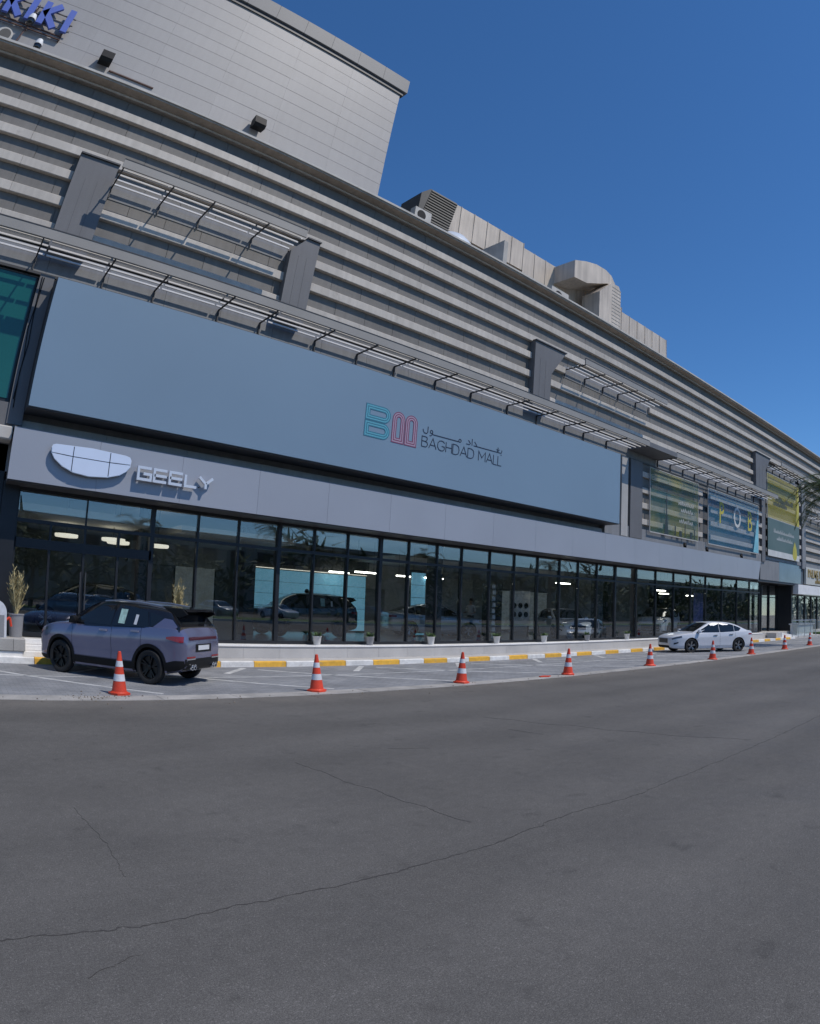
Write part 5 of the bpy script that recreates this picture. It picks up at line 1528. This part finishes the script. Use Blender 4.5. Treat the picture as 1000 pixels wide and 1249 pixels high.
def person(loc, rz, label, shirt, arm_bend):
    t = thing('person', label, 'person', loc, rz, group='people inside the showroom')
    # one continuous body: feet, legs, pelvis, chest, neck, head, arms with hands and fingers
    V = [(0, 0, .95), (0, 0, 1.12), (0, .01, 1.30), (0, .01, 1.43), (0, 0, 1.50), (0, -.005, 1.57), (0, -.02, 1.64), (0, -.01, 1.72)]
    E = [(0, 1), (1, 2), (2, 3), (3, 4), (4, 5), (5, 6), (6, 7)]
    Rd = [(.155, .11), (.14, .10), (.165, .11), (.14, .09), (.058, .058), (.06, .065), (.078, .095), (.07, .085)]
    def addv(p, r, e):
        V.append(p); Rd.append(r); E.append((e, len(V) - 1)); return len(V) - 1
    for s in (1, -1):
        h = addv((s * .095, 0, .86), (.088, .095), 0)
        k = addv((s * .10, -.01, .50), .06, h); c = addv((s * .10, .015, .32), .055, k); a = addv((s * .10, .02, .09), .04, c)
        f = addv((s * .11, -.10, .045), (.045, .035), a); addv((s * .115, -.17, .035), (.04, .025), f)
        sh = addv((s * .19, .01, 1.40), .062, 3)
        el = addv((s * .245, .02 - .03 * arm_bend, 1.13), .043, sh)
        wr = addv((s * .24, -.05 - .20 * arm_bend, .90 + .22 * arm_bend), .03, el)
        d = (Vector(V[wr]) - Vector(V[el])).normalized()
        pm2 = addv(tuple(Vector(V[wr]) + d * .07), (.036, .02), wr)
        for q in range(4):
            o_ = Vector((0, .0, 0)) + Vector((s * 0.0, (q - 1.5) * .018, (q - 1.5) * .004))
            b_ = addv(tuple(Vector(V[pm2]) + d * .045 + o_), .0095, pm2)
            addv(tuple(Vector(V[b_]) + (d + Vector((-s * .35, 0, 0))).normalized() * (.05 + .008 * (1.5 - abs(q - 1.5)))), .008, b_)
        th = addv(tuple(Vector(V[wr]) + d * .04 + Vector((-s * .01, -.035, 0))), .011, wr)
        addv(tuple(Vector(V[th]) + d * .035 + Vector((-s * .01, -.015, 0))), .009, th)
    me = skin_mesh('body', V, E, Rd, [M['skin'], shirt, M['trouser'], M['black']])
    idx = []
    for p in me.polygons:
        c = p.center
        z, x = c.z, abs(c.x)
        if z < .085: idx.append(3)
        elif z < .98 and x < .19: idx.append(2)
        elif 0.98 <= z < 1.475 and (x < .19 or z > 1.16): idx.append(1)
        else: idx.append(0)
    me.polygons.foreach_set('material_index', idx)
    o = bpy.data.objects.new('body', me); COL.objects.link(o); o.parent = t
    hb = MB().lathe([(0, 1.81), (.05, 1.80), (.088, 1.76), (.098, 1.70), (.094, 1.66)], 16, (0, 0.015, 0)).build('hair', M['hair'], t, smooth=60)
    hb.scale = (.88, 1.12, 1)
    MB().lathe([(0, -.012), (.006, -.008), (.012, 0), (0, .004)], 8, (0, -.115, 1.645), axis='y').build('nose', M['skin'], t)
    for s in (1, -1):
        MB().lathe([(0, -.004), (.009, -.001), (.009, .004)], 8, (s * .03, -.108, 1.675), axis='y').build('eye', M['hair'], t)
        MB().lathe([(0, -.008), (.016, -.004), (.022, .004), (0, .008)], 8, (s * .083, .0, 1.655), axis='y').build('ear', M['skin'], t)
    MB().box(-.022, .022, -.106, -.098, 1.602, 1.609).build('mouth', M['tail'], t)
    return t
person((13.9, 24.75, .52), 0.3, 'person in dark clothes standing behind the dark suv', M['shirtd'], .3)
person((22.35, 23.9, .52), -1.2, 'person in a white shirt and dark trousers standing at the low table', M['shirtw'], .9)
person((20.0, 25.5, .52), 0.2, 'person in dark clothes standing behind the pale saloon', M['shirtd'], .2)
# low wooden table beside the white-shirted person, display board, blue stand
M['wood'] = mat('table_wood', (0.16, 0.06, 0.035), 0.45, var=0.2, scale=4)
tb = thing('wooden_table', 'low reddish wooden table beside the person in the white shirt', 'table', (21.4, 24.0, .52))
MB().box(20.8, 22.0, 23.7, 24.3, 1.18, 1.24).build('tabletop', M['wood'], tb)
MB().box(20.85, 21.95, 23.74, 24.26, .95, 1.178).build('apron', M['wood'], tb)
for x in (20.85, 21.89):
    for y in (23.75, 24.19): MB().box(x, x + .06, y, y + .06, .52, .948).build('leg', M['wood'], tb)
ds = thing('display_board', 'pale display board with six dark discs standing in the showroom', 'display board', (24.1, 22.3, .52))
MB().box(23.4, 24.8, 22.3, 22.36, 1.05, 2.75).build('board', M['roomlight'], ds)
for i in range(3):
    for k in range(2): MB().lathe([(0, 22.27), (.13, 22.27), (.14, 22.299)], 18, (23.68 + i * .42, 0, 1.62 + k * .42), axis='y').build('disc', M['black'], ds)
for x in (23.5, 24.66): MB().box(x, x + .05, 22.3, 22.36, .52, 1.05).build('leg', M['frame'], ds)
rk = thing('brochure_rack', 'tall dark rack with pale brochures standing by the glass', 'rack', (20.6, 20.6, .52))
MB().box(20.1, 20.15, 20.5, 20.8, .52, 2.9).box(20.95, 21.0, 20.5, 20.8, .52, 2.9).build('upright', M['frame'], rk)
for k in range(9):
    MB().box(20.16, 20.94, 20.5, 20.8, .6 + k * .26, .62 + k * .26).build('shelf', M['frame'], rk)
    MB().box(20.42 + .03 * (k % 2), 20.60 + .03 * (k % 2), 20.52, 20.54, .625 + k * .26, .80 + k * .26).build('brochure', M['potw'], rk)
M['bluep'] = mat('blue_plastic', (0.02, 0.06, 0.32), 0.4, var=0.1, scale=3)
bs = thing('blue_stand', 'blue stand in the dark entrance at the right', 'stand', (46.6, 20.6, .5))
MB().cbox(46.2, 46.75, 20.4, 20.8, .5, 1.75, .03).build('cabinet', M['bluep'], bs)
MB().box(46.26, 46.69, 20.385, 20.399, 1.3, 1.65).build('screen', M['black'], bs)
M['poster'] = mat('poster_violet', (0.10, 0.10, 0.30), 0.5, var=0.6, scale=1.2)
ps = thing('poster_stand', 'tall violet poster hanging behind the glass above the white saloon', 'poster', (38.0, 20.0, 1.2))
MB().box(37.3, 38.8, 20.0, 20.02, 1.0, 3.1).build('print', M['poster'], ps)
MB().box(37.28, 38.82, 20.02, 20.05, 3.1, 3.16).box(37.3, 37.34, 20.02, 20.05, .52, 3.1).box(38.76, 38.8, 20.02, 20.05, .52, 3.1).build('frame', M['frame'], ps)
# ramp, glass rail and grass at the far right
struct(MB().sweepx([(17.45, .14), (18.2, .14), (18.2, .50), (17.45, .50)], 44.9, 45.9), 'landing', M['stone'])
struct(MB().prism([(45.9, .0), (51.5, .0), (51.5, .02), (45.9, .50)], 'y', 17.42, 18.25), 'ramp', M['stonew'])
gr = thing('glass_rail', 'low glass rail with steel posts beside the ramp at the right', 'railing', (50.5, 18.3, .3))
for i in range(5):
    x = 48.0 + i * 1.4
    MB().cyl((x, 17.35, .1), (x, 17.35, 1.35), .025, n=10).build('post', M['steel'], gr)
    if i < 4: MB().box(x + .04, x + 1.36, 17.34, 17.352, .3, 1.25).build('pane', M['railglass'], gr)
MB().cyl((48.0, 17.35, 1.36), (53.6, 17.35, 1.36), .028, n=10).build('handrail', M['steel'], gr)
pb = thing('white_planter', 'white planter box with pale boards behind the glass rail', 'planter', (52, 18.0, .3))
MB().box(49.8, 53.6, 17.6, 18.2, .15, 1.0).build('box', M['white'], pb)
MB().box(49.6, 53.8, 17.5, 18.25, 1.005, 1.10).build('rim', M['conew'], pb)
tag(single(MB().box(55.5, 75, 15.8, 18.2, .0, .30), 'lawn', M['grass'], (65, 17, 0), None, None), kind='structure')

# grit and dry leaves along the edging
M['grit'] = mat('grit', (0.16, 0.13, 0.10), 0.9, var=0.4, scale=9)
gm = MB(); random.seed(9)
for i in range(260):
    x = random.uniform(0.5, 34) if i > 60 else random.gauss(2.6, .5)
    y = 11.86 + abs(random.gauss(0, .28)) * random.choice((-1, -1, 1)) if i > 60 else random.gauss(12.25, .2)
    s_ = random.uniform(.008, .03); a = random.uniform(0, 6.3); zz = 0.010 if 11.9 < y < 12.42 else 0.003
    gm.add([(x + s_ * math.cos(a), y + s_ * math.sin(a), zz), (x + s_ * math.cos(a + 2.0), y + s_ * math.sin(a + 2.0), zz), (x + s_ * .7 * math.cos(a + 4.1), y + s_ * .7 * math.sin(a + 4.1), zz), (x, y, zz + s_ * .7)], [(0, 1, 3), (1, 2, 3), (2, 0, 3), (0, 2, 1)])
tag(gm.build('grit', M['grit'], None), 'scattered grit and dry leaves along the road edging', None, kind='stuff')
# ------------------------------------------------------------------ the palm at the right edge and the far side of the road (seen in the glass)
M['bark'] = mat('palm_bark', (0.16, 0.12, 0.085), 0.9, var=0.3, scale=6, bump=0.4, bscale=18)
M['frond'] = mat('palm_frond', (0.085, 0.12, 0.05), 0.6, var=0.3, scale=3, spec=0.3)
M['tree'] = mat('tree_leaf', (0.045, 0.075, 0.025), 0.7, var=0.35, scale=2.5, spec=0.2)
def palm(x, y, h, label, nfr=30, fl=2.6, group='palms'):
    t = thing('palm_tree', label, 'palm tree', (x, y, 0), group=group)
    tk = MB()
    n = 16
    for i in range(n):
        z0, z1 = h * i / n, h * (i + 1) / n
        r = .26 - .06 * i / n
        tk.cyl((x, y, z0), (x, y, z1), r * .92, r * 1.1, 12)
    tk.build('trunk', M['bark'], t)
    fr = MB()
    for k in range(nfr):
        a = 2 * PI * k * .381966 + random.gauss(0, .1)
        up = random.uniform(-.25, 1.5)
        d = Vector((math.cos(a), math.sin(a), up)).normalized()
        p = Vector((x, y, h)); l = fl * random.uniform(.8, 1.1)
        pts = [p.copy()]
        ns = 9
        for i in range(ns):
            p = p + d * (l / ns); d = (d + Vector((0, 0, -.21))).normalized(); pts.append(p.copy())
        fr.tube(pts, [.025 * (1 - .8 * i / ns) for i in range(ns + 1)], 4)
        for i in range(1, ns):
            dd = (pts[i + 1] - pts[i - 1]).normalized() if i + 1 <= ns else d
            sd = dd.cross(Vector((0, 0, 1))).normalized()
            for s in (1, -1):
                for j in range(4):
                    b = pts[i].lerp(pts[min(i + 1, ns)], j / 4)
                    leaf_blade(fr, b, sd * s + dd * .75 + Vector((0, 0, random.gauss(.08, .18))), .52 * math.sin(PI * (.15 + .75 * i / ns)) + .10, .038, .5, n=2)
    fr.build('fronds', M['frond'], t, fix=False)
random.seed(21)
palm(39.6, 11.55, 9.0, 'date palm whose fronds reach in at the right edge', 64, 3.2, 'street palms')
for i, (x, y, h) in enumerate(((14.0, -15.5, 6.5), (27.0, -16.5, 7.5), (43.0, -15.5, 6.8), (63.0, -16.0, 7.2))):
    palm(x, y, h, ('date palm across the road, first along the verge', 'date palm across the road, second along the verge', 'date palm across the road, third along the verge', 'date palm across the road, farthest along the verge')[i], 18, 2.4, 'palms across the road')
def tree(x, y, h, r, label):
    t = thing('verge_tree', label, 'tree', (x, y, 0), group='trees across the road')
    tk = MB().tube([(x, y, 0), (x + .1, y, h * .35), (x, y + .1, h * .6)], [.2, .15, .1], 8)
    for k in range(6):
        a = k * 1.05; tk.tube([(x, y, h * .42 + .1 * k), (x + r * .55 * math.cos(a), y + r * .55 * math.sin(a), h * .68)], [.07, .03], 6)
    tk.build('trunk', M['bark'], t)
    lf = MB()
    for k in range(900):
        c = random.choice(range(9)); a = c * .7 + 1; 
        cc = Vector((x + r * .5 * math.cos(a * 2), y + r * .5 * math.sin(a * 2), h * (.62 + .06 * (c % 4))))
        p = cc + Vector((random.gauss(0, r * .27), random.gauss(0, r * .27), random.gauss(0, h * .085)))
        leaf_blade(lf, p, (random.gauss(0, 1), random.gauss(0, 1), random.gauss(.1, .6)), .34, .22, .2, n=2)
    lf.build('crown', M['tree'], t, fix=False)
for i, (x, y, h, r) in enumerate(((6, -17, 6.0, 2.6), (20, -18, 5.5, 2.4), (35, -17, 6.5, 2.8), (52, -18, 6.0, 2.6), (75, -18, 6.5, 3.0))):
    tree(x, y, h, r, 'leafy tree across the road, number %s along the verge from the left' % ('one', 'two', 'three', 'four', 'five')[i])
struct(MB().box(-60, 160, -20, -13.2, -.2, .14), 'verge', M['grass'])
struct(MB().box(-60, 160, -13.2, -13.0, -.2, .15), 'far_kerb', M['kerbw'])
lb = thing('low_building', 'long sand coloured building across the road', 'building', (110, -52, 0))
M['sand'] = mat('sand_render', (0.42, 0.36, 0.28), 0.8, var=0.1, scale=.4)
MB().box(-20, 240, -70, -52, 0, 9.5).build('wall', M['sand'], lb)
for i in range(60): MB().box(-17 + i * 4.2, -15 + i * 4.2, -51.98, -51.9, 5.8, 8.2).build('window', M['frame'], lb)
MB().box(-20.5, 240.5, -70, -51.6, 9.5, 10.1).build('roof', M['sand'], lb)
struct(MB().box(-60, 160, -45.5, -20, -.2, .02), 'car_park', M['asphalt'])
car('street_car', 'silver saloon across the road', (24.0, -22.0, .02), math.radians(75), SED, M['silver'], dark_trim=False, rim='alloy', detail=False, group='cars across the road')
car('street_car', 'white saloon across the road', (30.5, -22.4, .02), math.radians(75), SED, M['pearl'], dark_trim=False, rim='alloy', detail=False, group='cars across the road')
car('street_car', 'dark suv across the road', (41.5, -22.2, .02), math.radians(75), SUV, M['graphite'], roofmat=M['graphite'], detail=False, group='cars across the road')
car('street_car', 'white suv across the road', (15.5, -22.2, .02), math.radians(75), SUV, M['pearl'], roofmat=M['blackgloss'], detail=False, group='cars across the road')

# a far belt of trees and scrub that closes the view down the road
belt = MB(); random.seed(77)
for k in range(11000):
    x = random.uniform(-120, 420); c = math.sin(x * .31) + math.sin(x * .117 + 2) + math.sin(x * .71 + 1) * .6
    hgt = 7.5 + 1.7 * c
    leaf_blade(belt, (x, -43 + random.gauss(0, 1.6), max(.2, random.uniform(0, 1) ** .8 * hgt)), (random.gauss(0, 1), random.gauss(0, .5), random.gauss(.1, .6)), 1.9, 1.8, .2, n=1)
tag(belt.build('tree_belt', M['tree'], None, fix=False), 'far dark belt of trees beyond the car park', None, kind='stuff')
